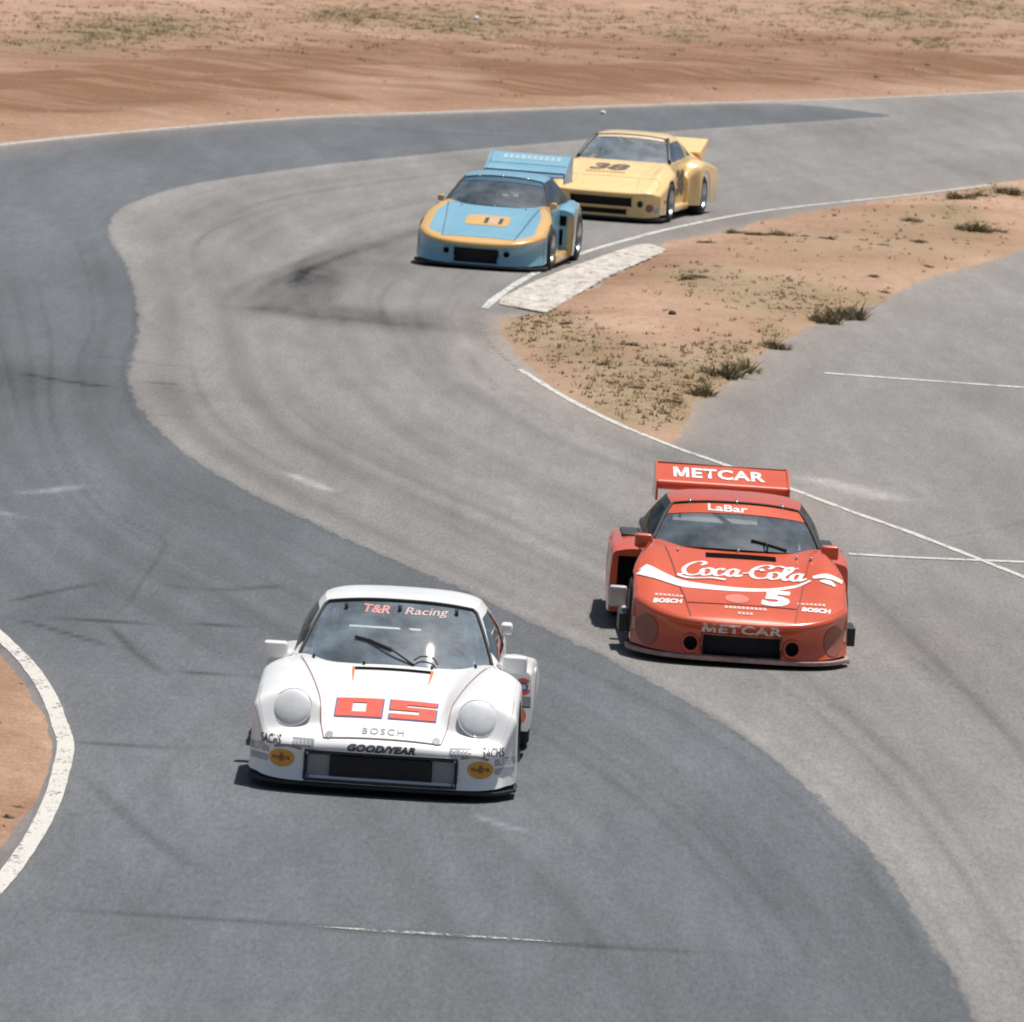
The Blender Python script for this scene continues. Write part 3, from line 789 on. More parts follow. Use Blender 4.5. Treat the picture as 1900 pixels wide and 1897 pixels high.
def ring2d(r0, r1, n=28):
    a = np.linspace(0, 2 * math.pi, n, endpoint=False)
    V = np.vstack([np.c_[np.cos(a), np.sin(a)] * r0, np.c_[np.cos(a), np.sin(a)] * r1])
    return V, [(i, (i + 1) % n, n + (i + 1) % n, n + i) for i in range(n)]
def rects2d(rs):
    V, F = [], []
    for (x0, y0, x1, y1) in rs:
        i = len(V); V += [(x0, y0), (x1, y0), (x1, y1), (x0, y1)]; F.append((i, i + 1, i + 2, i + 3))
    return np.array(V, float), F
def poly2d(pts): return np.array(pts, float), [tuple(range(len(pts)))]
def strip2d(pts, ws, n=40):
    P = spline(pts, n); W_ = np.interp(np.linspace(0, 1, n), np.linspace(0, 1, len(ws)), ws) if hasattr(ws, '__len__') else np.full(n, ws)
    T = np.gradient(P, axis=0); T /= np.linalg.norm(T, axis=1)[:, None] + 1e-9
    N = np.stack([-T[:, 1], T[:, 0]], 1) * W_[:, None] / 2
    return np.vstack([P + N, P - N]), [(i, i + 1, n + i + 1, n + i) for i in range(n - 1)]
def pen2d(strokes, sx, sy, ox, oy, thick=0.11, thin=0.03, ang=R(35), slant=0.0):
    """broad-nib lettering from centre-line strokes"""
    nib = np.array([math.cos(ang), math.sin(ang)])
    V, F = [], []
    for st in strokes:
        P = spline(st, max(8, 6 * len(st)))
        T = np.gradient(P, axis=0); T /= np.linalg.norm(T, axis=1)[:, None] + 1e-9
        w = thin + (thick - thin) * np.abs(T[:, 0] * nib[1] - T[:, 1] * nib[0])
        N = np.stack([-T[:, 1], T[:, 0]], 1) * w[:, None] / 2
        A, B = P + N, P - N
        i = len(V); n = len(P)
        V += A.tolist() + B.tolist()
        F += [(i + k, i + k + 1, i + n + k + 1, i + n + k) for k in range(n - 1)]
    V = np.array(V); V[:, 0] += slant * V[:, 1]
    return V * (sx, sy) + (ox, oy), F
def metcar2d(w, h):
    a, b = text2d('ETCAR', w * 0.80, h, 0, 0.03, 1.06)
    a[:, 0] += w * 0.10
    m = [(0, 0), (.2, 0), (.2, .62), (.40, .05), (.60, .05), (.80, .62), (.80, 0), (1, 0), (1, 1), (.74, 1), (.5, .34), (.26, 1), (0, 1)]
    mv = np.array([(-w / 2 + x * w * 0.17, (y - .5) * h) for x, y in m])
    return np.vstack([a, mv]), b + [tuple(len(a) + i for i in range(13))]
def chop(V, F, step):
    """cut a flat mesh into small pieces so that it can follow a curved panel"""
    bm = bmesh.new()
    vs_ = [bm.verts.new((p[0], p[1], 0)) for p in V]
    for f in F:
        try: bm.faces.new([vs_[i] for i in f])
        except ValueError: pass
    lo = np.min(V, 0); hi = np.max(V, 0)
    for ax, no in ((0, (1, 0, 0)), (1, (0, 1, 0))):
        for q in np.arange(math.ceil(lo[ax] / step) * step, hi[ax], step):
            co = [0, 0, 0]; co[ax] = float(q)
            bmesh.ops.bisect_plane(bm, geom=list(bm.verts) + list(bm.edges) + list(bm.faces), plane_co=co, plane_no=no, dist=1e-6)
    bm.verts.index_update()
    out = np.array([v.co[:2] for v in bm.verts]), [tuple(v.index for v in f.verts) for f in bm.faces]
    bm.free(); return out

class Car:
    def __init__(s, label, loc, yaw, roll=0.0, group='race cars on the track'):
        s.root = bpy.data.objects.new('race_car', None); COL.objects.link(s.root)
        s.root.empty_display_size = 0.3
        s.root.location = (loc[0], loc[1], 0.0); s.root.rotation_euler = (0, R(roll), R(yaw))
        tag(s.root, None, label, 'race car', group)
        s.skin = {}
        s.bv = {}
    def add(s, name, VF, mat, parent=None, smooth=True, skin=False, attrs=None, label=None, auto=None):
        V, F = VF
        use = sorted({i for f in F for i in f})
        if len(use) < len(V):
            mp = {i: k for k, i in enumerate(use)}
            V = [V[i] for i in use]; F = [tuple(mp[i] for i in f) for f in F]
            attrs = {k: [v[i] for i in use] for k, v in (attrs or {}).items()}
        o = obj(name, V, F, mat, parent or s.root, smooth)
        if smooth and auto is not None:
            o.data.set_sharp_from_angle(angle=R(auto))
        for k, v in (attrs or {}).items():
            at = o.data.attributes.new(k, 'FLOAT', 'POINT'); at.data.foreach_set('value', np.asarray(v, np.float32))
        if label: o['label'] = label
        if skin:
            s.skin.setdefault(skin, []).append((V, F)); s.bv.pop(skin, None)
        return o
    def tree(s, key):
        if key not in s.bv:
            V, F = join(*s.skin[key])
            s.bv[key] = BVHTree.FromPolygons([Vector(v) for v in V], F)
        return s.bv[key]
    def hit(s, key, a, b, mode):
        o, d = {'top': (Vector((a, b, 3)), Vector((0, 0, -1))), 'front': (Vector((a, -2, b)), Vector((0, 1, 0))), 'left': (Vector((3, a, b)), Vector((-1, 0, 0))), 'right': (Vector((-3, a, b)), Vector((1, 0, 0)))}[mode]
        h = s.tree(key).ray_cast(o, d)
        if h[0] is None: return None
        n = h[1]
        if n.dot(d) > 0: n = -n
        return h[0], n
    def decal(s, name, VF, at, mat, mode='top', key='body', off=0.004, step=0.05, parent=None, rot=0.0, label=None):
        V, F = VF
        V = np.array(V, float)
        if rot:
            c_, s_ = math.cos(rot), math.sin(rot); V = V @ np.array([[c_, s_], [-s_, c_]])
        V = V + np.array(at)
        V, F = chop(V, F, step)
        out, ok = [], []
        for (a, b) in V:
            h = s.hit(key, a, b, mode)
            ok.append(h is not None)
            out.append(tuple(h[0] + h[1] * off) if h else (0, 0, 0))
        F = [f for f in F if all(ok[i] for i in f)]
        if not F: return None
        use = sorted({i for f in F for i in f}); mp = {i: k for k, i in enumerate(use)}
        return s.add(name, ([out[i] for i in use], [tuple(mp[i] for i in f) for f in F]), mat, parent, smooth=True, label=label)
    def seam(s, name, pts, w, mat, mode='top', key='body', off=0.003, parent=None, n=30):
        return s.decal(name, strip2d(pts, w, n), (0, 0), mat, mode, key, off, 0.2, parent)

def front_clip(c, ztop, W, Rr, yf, yr, Wf, arch, z_front, z_sill, mat, lean=0.05, cuts=(), na=121, nb=84, name='front_bodywork', under=0.0):
    t = np.linspace(-1, 1, na); a = np.sign(t) * (1 - (1 - np.abs(t)) ** 1.5)
    tb = np.linspace(0, 1, nb); b = tb ** 1.35
    A, B = np.meshgrid(a, b)
    x0 = A * (W - Rr)
    y0, y1 = yf(x0), yr(x0)
    Y = y0 + B * (y1 - y0)
    X = A * (Wf(Y) - Rr)
    Z = ztop(X, Y)
    P = np.stack([X, Y, Z], -1)
    V = P.reshape(-1, 3).tolist()
    edge = np.minimum(Y - y0, (1 - np.abs(A)) * W).reshape(-1).tolist()
    F = grid_faces(nb, na)
    idx = np.arange(nb * na).reshape(nb, na)
    bd = np.r_[idx[:0:-1, 0], idx[0, :], idx[1:, -1]]
    Q = P.reshape(-1, 3)[bd]
    # the plan tangent, smoothed
    T = np.gradient(Q[:, :2], axis=0)
    for _ in range(4):
        T[1:-1] = (T[:-2] + 2 * T[1:-1] + T[2:]) / 4
    T /= np.linalg.norm(T, axis=1)[:, None]
    N = np.stack([T[:, 1], -T[:, 0]], 1)
    fw = np.clip(-N[:, 1], 0, 1)
    zin = ztop(Q[:, 0] - 0.015 * N[:, 0], Q[:, 1] - 0.015 * N[:, 1])
    phi = np.clip(np.arctan2(zin - Q[:, 2], 0.015), 0.0, 1.15)
    for _ in range(3):
        phi[1:-1] = (phi[:-2] + 2 * phi[1:-1] + phi[2:]) / 4
    ya, ra, za = arch
    nr = 22
    prev = bd
    for j in range(1, nr + 1):
        tt = j / nr
        cur = []
        for i in range(len(bd)):
            x, y, z = Q[i]
            zb = z_front * fw[i] + z_sill * (1 - fw[i])
            if fw[i] < 0.5 and abs(y - ya) < ra:
                zb = max(zb, za + math.sqrt(ra * ra - (y - ya) ** 2))
            zz = z + (zb - z) * tt ** 1.6
            dz = z - zz
            ct_ = max(0.0, math.cos(phi[i]) - dz / Rr)
            o = Rr * (math.sqrt(1 - ct_ * ct_) - math.sin(phi[i])) + lean * fw[i] * max(0, dz - Rr) + (0.03 * (1 - fw[i]) * max(0, dz - Rr))
            if dz > Rr: o -= under * fw[i] * math.sin(math.pi * min(1, (dz - Rr) / (z - zb - Rr + 1e-6)) ** 0.8)
            cur.append(len(V)); V.append((x + N[i, 0] * o, y + N[i, 1] * o, zz)); edge.append(max(0.0, (dz - 0.05)) * 20)
        for i in range(len(bd) - 1):
            F.append((prev[i], prev[i + 1], cur[i + 1], cur[i]))
        prev = cur
    Vn = np.array(V)
    if cuts:
        Fc = [Vn[list(f)].mean(0) for f in F]
        F = [f for f, m in zip(F, Fc) if not any(k(m) for k in cuts)]
    c.front_bottom = [V[i] for i in prev]
    return c.add(name, (V, F), mat, skin='body', attrs={'edge': edge}), P

def opening(c, name, x0, x1, z0, z1, depth, mat, lip_mat, lip=0.012, circ=None, core=None):
    """a framed recess in the nose: lip round the hole, walls and a dark back"""
    if circ:
        cx, cz, r = circ
        ring = [(cx + r * math.cos(q), cz + r * math.sin(q)) for q in np.linspace(0, 2 * math.pi, 24, endpoint=False)]
    else:
        k = 5; ring = [(x, z0) for x in np.linspace(x0, x1, 14)] + [(x1, z) for z in np.linspace(z0, z1, k)[1:]] + [(x, z1) for x in np.linspace(x1, x0, 14)[1:]] + [(x0, z) for z in np.linspace(z1, z0, k)[1:-1]]
    ctr = np.mean(ring, 0)
    rows_ = []
    for sc, dy in ((1.0, -0.006), (1.0, depth)):
        row = []
        for (x, z) in ring:
            h = None
            for g in (1.0, 1.04, 1.1, 1.18):
                h = c.hit('body', ctr[0] + (x - ctr[0]) * g, ctr[1] + (z - ctr[1]) * g, 'front')
                if h: break
            y = h[0].y if h and h[0].y < 0.75 else 0.06
            row.append((ctr[0] + (x - ctr[0]) * sc, y + dy, ctr[1] + (z - ctr[1]) * sc))
        if dy > 0:
            ym = max(p[1] for p in row); row = [(p[0], ym, p[2]) for p in row]
        rows_.append(row)
    n = len(ring)
    V = rows_[0] + rows_[1]
    F = [(i, (i + 1) % n, n + (i + 1) % n, n + i) for i in range(n)] + [tuple(range(n, 2 * n))]
    o = c.add(name, (V, F), mat, smooth=False)
    if lip_mat is not None:
        pts = rows_[0] + [rows_[0][0]]
        c.add('intake_lip', tube(pts, lip, 6, None, False), lip_mat, o)
    return o, rows_

class Greenhouse: pass
def greenhouse(c, g, m_roof, m_pillar, m_glass=None, m_side=None, seal=True, cabin=True):
    """windscreen, roof, side windows and tail from a dict of measures"""
    m_glass = m_glass or M_glass; m_side = m_side or M_glass_dk
    def ws(a, b):
        a = np.asarray(a, float); b = np.asarray(b, float)
        x = a * (g['xb'] + (g['xt'] - g['xb']) * b)
        y = g['yb'] + (g['yt'] - g['yb']) * b + (g['cb'] + (g['ct'] - g['cb']) * b) * np.abs(a) ** 2.2
        z = g['zb'] + (g['zt'] - g['zb']) * b - (g['db'] * (1 - b) + g['dt'] * b) * np.abs(a) ** 2.4 + 0.025 * np.sin(np.pi * b)
        return np.stack([x, y, z], -1)
    def rnd(a, b):       # rounded top corners of the pane
        return ws(a, b)
    a = np.linspace(-1, 1, 41); b = np.linspace(-0.04, 1, 17)
    A, B = np.meshgrid(a, b)
    wpane = c.add('windscreen', (ws(A, B).reshape(-1, 3).tolist(), grid_faces(17, 41)), m_glass, skin='glass')
    if seal:
        path = [ws(-1, t) for t in np.linspace(0, 0.93, 10)] + [ws(q, 1 - 0.0 * abs(q)) for q in np.linspace(-0.965, 0.965, 25)] + [ws(1, t) for t in np.linspace(0.93, 0, 10)]
        c.add('windscreen_seal', tube([tuple(p + np.array((0, -0.006, 0.004))) for p in path], g.get('seal', 0.014), 6, None), M_black, wpane)
    # roof and tail
    ys = np.linspace(0, 1, 40) ** 1.15
    yend = g['tail_y']
    hw = pchip(*zip(*g['roof_hw'])); zc = pchip(*zip(*g['roof_z']))
    rows_ = []
    aa = np.linspace(-1, 1, 41)
    front = ws(aa, np.ones_like(aa))
    for t in ys:
        yc = g['yt'] + t * (yend - g['yt'])
        k = 1 - sstep(0, 0.35, t)
        x = aa * hw(yc)
        y = yc + g['ct'] * k * np.abs(aa) ** 2.2
        z = zc(yc) - (g['dt'] * (0.6 + 0.4 * k)) * np.abs(aa) ** 2.4 - 0.03 * (1 - k) * np.abs(aa) ** 8
        rows_.append(np.stack([x, y, z], -1))
    RP = np.array(rows_); RP[0] = front + np.array((0, 0, 0.004))
    rw0, rw1 = g.get('rear_window', (9, 10))
    Fall = grid_faces(40, 41)
    Vr = RP.reshape(-1, 3)
    ctr = np.array([Vr[list(f)].mean(0) for f in Fall])
    isw = (ctr[:, 1] > rw0) & (ctr[:, 1] < rw1) & (np.abs(ctr[:, 0]) < hw(ctr[:, 1]) * 0.84)
    c.add('roof', (Vr.tolist(), [f for f, w_ in zip(Fall, isw) if not w_]), m_roof, skin='body')
    if isw.any():
        c.add('rear_window', (Vr.tolist(), [f for f, w_ in zip(Fall, isw) if w_]), M_glass_rear)
    # sides of the cabin
    bx, bz = pchip(*zip(*g['belt_x'])), pchip(*zip(*g['belt_z']))
    for sd in (-1, 1):
        up = [ws(sd, t) for t in np.linspace(0.0, 1, 14)] + [RP[i, 40 if sd > 0 else 0] for i in range(1, 40)]
        up = np.array(up)
        nu = len(up); nt = 13
        S = np.zeros((nt, nu, 3))
        for i, p in enumerate(up):
            q = np.array((sd * bx(p[1]), p[1] + 0.02, bz(p[1])))
            for j, t in enumerate(np.linspace(0, 1, nt)):
                S[j, i] = p * (1 - t) + q * t
                S[j, i, 0] += sd * 0.035 * math.sin(math.pi * t) * sstep(g['yb'] + g['cb'], g['yt'] + 0.2, p[1])
        Vs = S.reshape(-1, 3); Fs = grid_faces(nt, nu)
        cs = np.array([Vs[list(f)].mean(0) for f in Fs])
        jj = np.repeat(np.arange(nt - 1), nu - 1)
        win = (cs[:, 1] > g['yb'] + g['cb'] + 0.16) & (cs[:, 1] < g['bpillar']) & (jj >= 2) & (jj <= nt - 3)
        win2 = (cs[:, 1] > g['bpillar'] + 0.07) & (cs[:, 1] < g['quarter']) & (jj >= 3) & (jj <= nt - 4)
        c.add('pillars', (Vs.tolist(), [f for f, a_, b_ in zip(Fs, win, win2) if not (a_ or b_)]), m_pillar, skin='body')
        c.add('side_window', (Vs.tolist(), [f for f, a_ in zip(Fs, win) if a_]), m_side)
        if win2.any(): c.add('quarter_window', (Vs.tolist(), [f for f, a_ in zip(Fs, win2) if a_]), m_side)
    G_ = Greenhouse(); G_.ws = ws; G_.belt = (bx, bz); G_.pane = wpane; G_.roof = RP
    return G_

def door_side(c, g, x_low, z0, y0, y1, mat, sd):
    bx, bz = pchip(*zip(*g['belt_x'])), pchip(*zip(*g['belt_z']))
    yy = np.linspace(y0, y1, 30); V = []
    for t in np.linspace(0, 1, 12):
        for y in yy:
            xb = float(bx(y)); zb = float(bz(y))
            x = xb + (x_low - xb) * (1 - (1 - t) ** 2.2)
            V.append((sd * x, y, zb + (z0 - zb) * t))
    return c.add('door', (V, grid_faces(12, 30)), mat, skin='body')

def rear_fender(c, sd, y0, y1, xi, xo, prof, arch, mat, zlow=0.14, rr=0.09, rake=0.0, name='rear_fender', front_mat=None, nose=0.10, taper=0.0):
    zt = pchip(*zip(*prof))
    ya, ra, za = arch
    yy = np.unique(np.r_[np.linspace(y0, y0 + 0.25, 9), np.linspace(y0 + 0.25, y1, 42), np.linspace(ya - ra, ya + ra, 25)])
    V = []; n = 0
    for y in yy:
        k = 1 - sstep(0, 0.28, y - y0)
        xoo = xo - nose * k * 0.7 - taper * (y - y0); z1 = float(zt(y)) - nose * k * 0.5
        zb = zlow
        if abs(y - ya) < ra: zb = max(zlow, za + math.sqrt(ra * ra - (y - ya) ** 2))
        sec = [(xi + (xoo - rr - xi) * t, z1 - 0.05 * (1 - t) ** 2 * 0 + 0.02 * math.sin(math.pi * t)) for t in np.linspace(0, 1, 7)]
        sec += [(xoo - rr + rr * math.sin(q), z1 - rr + rr * math.cos(q)) for q in np.linspace(0.2, math.pi / 2, 7)]
        sec += [(xoo + 0.012 * math.sin(math.pi * t), z1 - rr + (zb - z1 + rr) * t) for t in np.linspace(0, 1, 9)[1:]]
        n = len(sec)
        V += [(sd * x, y + rake * (1 - (z / z1)) * 0, z) for x, z in sec]
    F = grid_faces(len(yy), n)
    o = c.add(name, (V, F), mat, skin='body')
    # the face at its front
    first = V[:n]
    Vc = first + [(sd * xi, y0, zlow)]
    c.add('fender_front', (Vc, [tuple(range(n + 1))]), front_mat or mat, o, smooth=False, skin='fender')
    c.skin.setdefault('fender', [])
    return o

def wheel(c, x, y, r, w, sd, mat_rim=None, spokes=12, lettered=False):
    mat_rim = mat_rim or M_rim
    hub = c.add('wheel', lathe_x([(-sd * 0.05, 0.0), (-sd * 0.05, r * 0.42), (-sd * 0.02, r * 0.42), (-sd * 0.02, 0.0)], x, y, r, 24), M_satin)
    h = w / 2
    prof = [(-h * 0.92, r * 0.62), (-h, r * 0.70), (-h * 1.0, r * 0.86), (-h * 0.86, r * 0.965), (-h * 0.6, r * 0.995), (0, r), (h * 0.6, r * 0.995), (h * 0.86, r * 0.965), (h * 1.0, r * 0.86), (h, r * 0.70), (h * 0.92, r * 0.62)]
    c.add('tyre', lathe_x(prof, x, y, r, 48), M_tyre, hub)
    s_ = sd
    rp = [(s_ * h * 0.93, r * 0.64), (s_ * h * 0.98, r * 0.61), (s_ * h * 0.80, r * 0.57), (s_ * h * 0.25, r * 0.53), (s_ * h * 0.1, r * 0.18), (s_ * h * 0.3, r * 0.12), (s_ * h * 0.32, 0.0)]
    V, F = lathe_x(rp, x, y, r, 40)
    for k in range(spokes):
        a = 2 * math.pi * k / spokes
        d = np.array((0, math.cos(a), math.sin(a))); e = np.array((0, -math.sin(a), math.cos(a)))
        p0 = np.array((x + s_ * h * 0.30, y, r)) + d * r * 0.10; p1 = np.array((x + s_ * h * 0.55, y, r)) + d * r * 0.56
        vv, ff = tube([tuple(p0), tuple(p1)], r * 0.035, 5)
        V, F = join((V, F), (vv, ff))
    c.add('rim', (V, F), mat_rim, hub, auto=40)
    return hub

def wing(c, name, sec, hw, mat, n=13):
    """a wing plane: closed section of (y, z) points drawn out from -hw to hw"""
    S = spline(list(sec) + [sec[0]], 40)[:-1]
    V = []; xs = np.linspace(-hw, hw, n)
    for x in xs: V += [(x, p[0], p[1]) for p in S]
    m = len(S)
    F = [(i * m + j, i * m + (j + 1) % m, (i + 1) * m + (j + 1) % m, (i + 1) * m + j) for i in range(n - 1) for j in range(m)]
    F += [tuple(range(m))[::-1], tuple(range((n - 1) * m, n * m))]
    return c.add(name, (V, F), mat, auto=50, skin='wing')
def plate(pts_yz, x0, x1):
    n = len(pts_yz)
    V = [(x0, y, z) for y, z in pts_yz] + [(x1, y, z) for y, z in pts_yz]
    F = [(i, (i + 1) % n, n + (i + 1) % n, n + i) for i in range(n)] + [tuple(range(n))[::-1], tuple(range(n, 2 * n))]
    return V, F

def mirror(c, sd, x, y, z, w, h, mat, stalk_to):
    o = c.add('wing_mirror', rbox(x - w / 2, x + w / 2, y - 0.06, y + 0.06, z - h / 2, z + h / 2, 0.03, 4), mat)
    c.add('mirror_glass', box(x - w * 0.42, x + w * 0.42, y + 0.061, y + 0.064, z - h * 0.4, z + h * 0.4), M_steel, o, smooth=False)
    c.add('mirror_stalk', tube([(x - sd * w * 0.25, y, z - h * 0.3), stalk_to], [0.022, 0.03], 8), mat, o)
    return o

def interior(c, g, sd, seat_mat, cage_mat, wall_mat, floor_w=0.70):
    """driver's side sd (+1 the car's left)"""
    yb = g['yb'] + g['cb']; zt = g['zt']
    c.add('cabin_floor', box(-floor_w, floor_w, g['yb'] - 0.2, 3.9, 0.10, 0.14), M_inside, smooth=False)
    c.add('dashboard', rbox(-0.66, 0.66, g['yb'] + 0.16, g['yb'] + 0.52, g['zb'] - 0.16, g['zb'] - 0.045, 0.04, 2), M_inside)
    c.add('bulkhead', ([(-0.66, 3.0, 0.14), (0.66, 3.0, 0.14), (0.62, 3.12, g['zb'] + 0.02), (-0.62, 3.12, g['zb'] + 0.02)], [(0, 1, 2, 3)]), wall_mat, smooth=False)
    xs = 0.36 * sd
    st = c.add('seat', join(rbox(xs - 0.23, xs + 0.23, 2.28, 2.75, 0.16, 0.30, 0.05, 2), rbox(xs - 0.23, xs + 0.23, 2.68, 2.82, 0.22, 0.92, 0.05, 2)), seat_mat)
    c.add('headrest', rbox(xs - 0.13, xs + 0.13, 2.70, 2.80, 0.90, 1.04, 0.04, 2), seat_mat, st)
    r_ = 0.02
    top = zt - 0.03; xw = g['xt'] - 0.04; ymid = 2.62
    cage = join(tube([(-0.66, 2.72, 0.14), (-0.64, 2.70, 0.75), (-xw, ymid + 0.02, top - 0.06), (-xw * 0.7, ymid, top), (xw * 0.7, ymid, top), (xw, ymid + 0.02, top - 0.06), (0.64, 2.70, 0.75), (0.66, 2.72, 0.14)], r_, 8, 60),
                tube([(-xw, ymid, top - 0.05), (-0.60, g['yb'] + g['cb'] + 0.18, g['zb'])], r_, 8), tube([(xw, ymid, top - 0.05), (0.60, g['yb'] + g['cb'] + 0.18, g['zb'])], r_, 8),
                tube([(-0.6, 2.70, 0.80), (0.6, 2.70, 0.80)], r_, 8), tube([(-xw * 0.6, ymid, top - 0.02), (0.62, 2.72, 0.5)], r_, 8),
                tube([(-0.5, ymid + 0.05, top - 0.06), (-0.55, 3.6, 0.75)], r_, 8), tube([(0.5, ymid + 0.05, top - 0.06), (0.55, 3.6, 0.75)], r_, 8))
    c.add('roll_cage', cage, cage_mat)
    # steering wheel
    cx, cy, cz = xs, 2.10, 0.70
    ring = [(cx + 0.17 * math.cos(q), cy + 0.17 * math.sin(q) * 0.42, cz + 0.17 * math.sin(q) * 0.91) for q in np.linspace(0, 2 * math.pi, 29)]
    sw = c.add('steering_wheel', tube(ring, 0.014, 8, None, False), M_black)
    c.add('steering_column', join(tube([(cx, cy, cz), (cx, cy - 0.28, cz - 0.12)], 0.025, 8), tube([(cx - 0.17, cy, cz), (cx + 0.17, cy, cz)], 0.011, 6), tube([(cx, cy, cz), (cx, cy - 0.065, cz - 0.15)], 0.011, 6)), M_satin, sw)
    c.driver_seat = (xs, 2.56, 0.30)

def driver(c, label, suit, helmet_mat):
    xs, ys, zs = c.driver_seat
    joints = [(0, 0, 0.02, 0.15), (0, 0.03, 0.20, 0.155), (0, 0.03, 0.40, 0.165), (0, 0.0, 0.50, 0.07), (0, -0.01, 0.58, 0.065), (0, -0.02, 0.66, 0.07)]
    V = [j[:3] for j in joints]; Rd = [j[3] for j in joints]; E = [(i, i + 1) for i in range(5)]
    def chain(start, pts):
        k = start
        for (x, y, z, r) in pts:
            V.append((x, y, z)); Rd.append(r); E.append((k, len(V) - 1)); k = len(V) - 1
        return k
    for s_ in (-1, 1):
        w_ = chain(2, [(s_ * 0.17, 0.02, 0.43, 0.075), (s_ * 0.25, -0.13, 0.27, 0.052), (s_ * 0.19, -0.36, 0.37, 0.036), (s_ * 0.172, -0.425, 0.40, 0.034)])
        for q, ln in ((-0.030, 0.050), (-0.010, 0.06), (0.010, 0.056), (0.028, 0.045)):
            chain(w_, [(s_ * 0.182, -0.452 + 0.3 * q, 0.405 + q, 0.0105), (s_ * 0.160, -0.468 + 0.3 * q, 0.405 + q, 0.0095), (s_ * 0.146, -0.452 + 0.3 * q, 0.405 + q, 0.008)])
        chain(w_, [(s_ * 0.150, -0.425, 0.42, 0.012), (s_ * 0.142, -0.440, 0.44, 0.010)])
        chain(0, [(s_ * 0.09, -0.04, 0.02, 0.10), (s_ * 0.15, -0.46, 0.16, 0.072), (s_ * 0.13, -0.86, -0.02, 0.048), (s_ * 0.13, -0.93, 0.06, 0.04)])
    me = bpy.data.meshes.new('person'); me.from_pydata(V, E, [])
    o = bpy.data.objects.new('person', me); COL.objects.link(o)
    md = o.modifiers.new('skin', 'SKIN')
    for i, sv in enumerate(me.skin_vertices[0].data):
        sv.radius = (Rd[i], Rd[i]); sv.use_root = (i == 0)
    o.modifiers.new('sub', 'SUBSURF').levels = 1
    dg = bpy.context.evaluated_depsgraph_get(); dg.update()
    m2 = bpy.data.meshes.new_from_object(o.evaluated_get(dg)); bpy.data.objects.remove(o)
    for p in m2.polygons: p.use_smooth = True
    m2.materials.clear(); m2.materials.append(suit)
    o = bpy.data.objects.new('person', m2); COL.objects.link(o)
    M = c.root.matrix_basis @ Matrix.Translation((xs, ys, zs - 0.04))
    o.matrix_world = M
    tag(o, None, label, 'person', 'drivers at the wheel')
    bm = bmesh.new(); bmesh.ops.create_uvsphere(bm, u_segments=24, v_segments=16, radius=0.145)
    for v in bm.verts:
        v.co = Vector((v.co.x * 0.92, v.co.y * 1.05 - 0.02, v.co.z * 1.0 + 0.655))
        if v.co.z < 0.56: v.co.z = 0.56 + (v.co.z - 0.56) * 0.3
    hv = [tuple(v.co) for v in bm.verts]; bm.verts.index_update(); hf = [tuple(v.index for v in f.verts) for f in bm.faces]; bm.free()
    vis = [f for f in hf if np.mean([hv[i][1] for i in f]) < -0.09 and 0.62 < np.mean([hv[i][2] for i in f]) < 0.72]
    h = obj('helmet', hv, [f for f in hf if f not in vis], helmet_mat, o, True)
    h2 = obj('visor', hv, vis, M_visor, h, True)
    return o

def splitter(c, zlow, ztop_, grow, mat, ymax=0.8, name='splitter'):
    """a shelf that follows the foot of the nose"""
    P = [p for p in c.front_bottom if p[1] < ymax and abs(p[2] - min(q[2] for q in c.front_bottom)) < 0.16]
    P = np.array(P)
    T = np.gradient(P[:, :2], axis=0); T /= np.linalg.norm(T, axis=1)[:, None] + 1e-9
    N = np.stack([T[:, 1], -T[:, 0]], 1)
    O = P[:, :2] + N * grow; I = P[:, :2] - N * 0.10
    n = len(P); V = []
    for z, A in ((ztop_, I), (ztop_, O - N * 0.006), (ztop_ - 0.008, O), (zlow + 0.006, O), (zlow, O - N * 0.006), (zlow, I)):
        V += [(a[0], a[1], z) for a in A]
    F = [(k * n + i, k * n + i + 1, (k + 1) * n + i + 1, (k + 1) * n + i) for k in range(5) for i in range(n - 1)]
    F += [tuple(k * n for k in range(6)), tuple(k * n + n - 1 for k in range(6))[::-1]]
    return c.add(name, (V, F), mat, smooth=False)
def pins(c, name, spots, key, mode, mat, r=0.014, h=0.02, parent=None):
    for a, b in spots:
        q = c.hit(key, a, b, mode)
        if q: c.add(name, tube([tuple(q[0] - q[1] * 0.004), tuple(q[0] + q[1] * h)], [r, r * 0.75], 10), mat, parent)

# ================================================================== THE CARS
G911 = dict(xb=0.725, xt=0.555, yb=1.45, yt=2.08, cb=0.26, ct=0.14, zb=0.82, zt=1.165, db=0.03, dt=0.055, tail_y=4.55,
            roof_hw=[(2.08, .555), (2.4, .58), (2.9, .575), (3.4, .52), (4.0, .50), (4.55, .52)],
            roof_z=[(2.08, 1.169), (2.35, 1.205), (2.65, 1.215), (3.0, 1.19), (3.5, 1.08), (4.0, .93), (4.55, .78)],
            belt_x=[(1.4, .745), (2.0, .77), (3.0, .775), (3.8, .74), (4.6, .68)], belt_z=[(1.4, .80), (2.2, .815), (3.0, .82), (3.8, .80), (4.6, .68)],
            bpillar=2.75, quarter=3.3, rear_window=(3.08, 3.75))
def smax(a, b, k): return (a + b + np.sqrt((a - b) ** 2 + k * k)) / 2
def smin(a, b, k): return (a + b - np.sqrt((a - b) ** 2 + k * k)) / 2
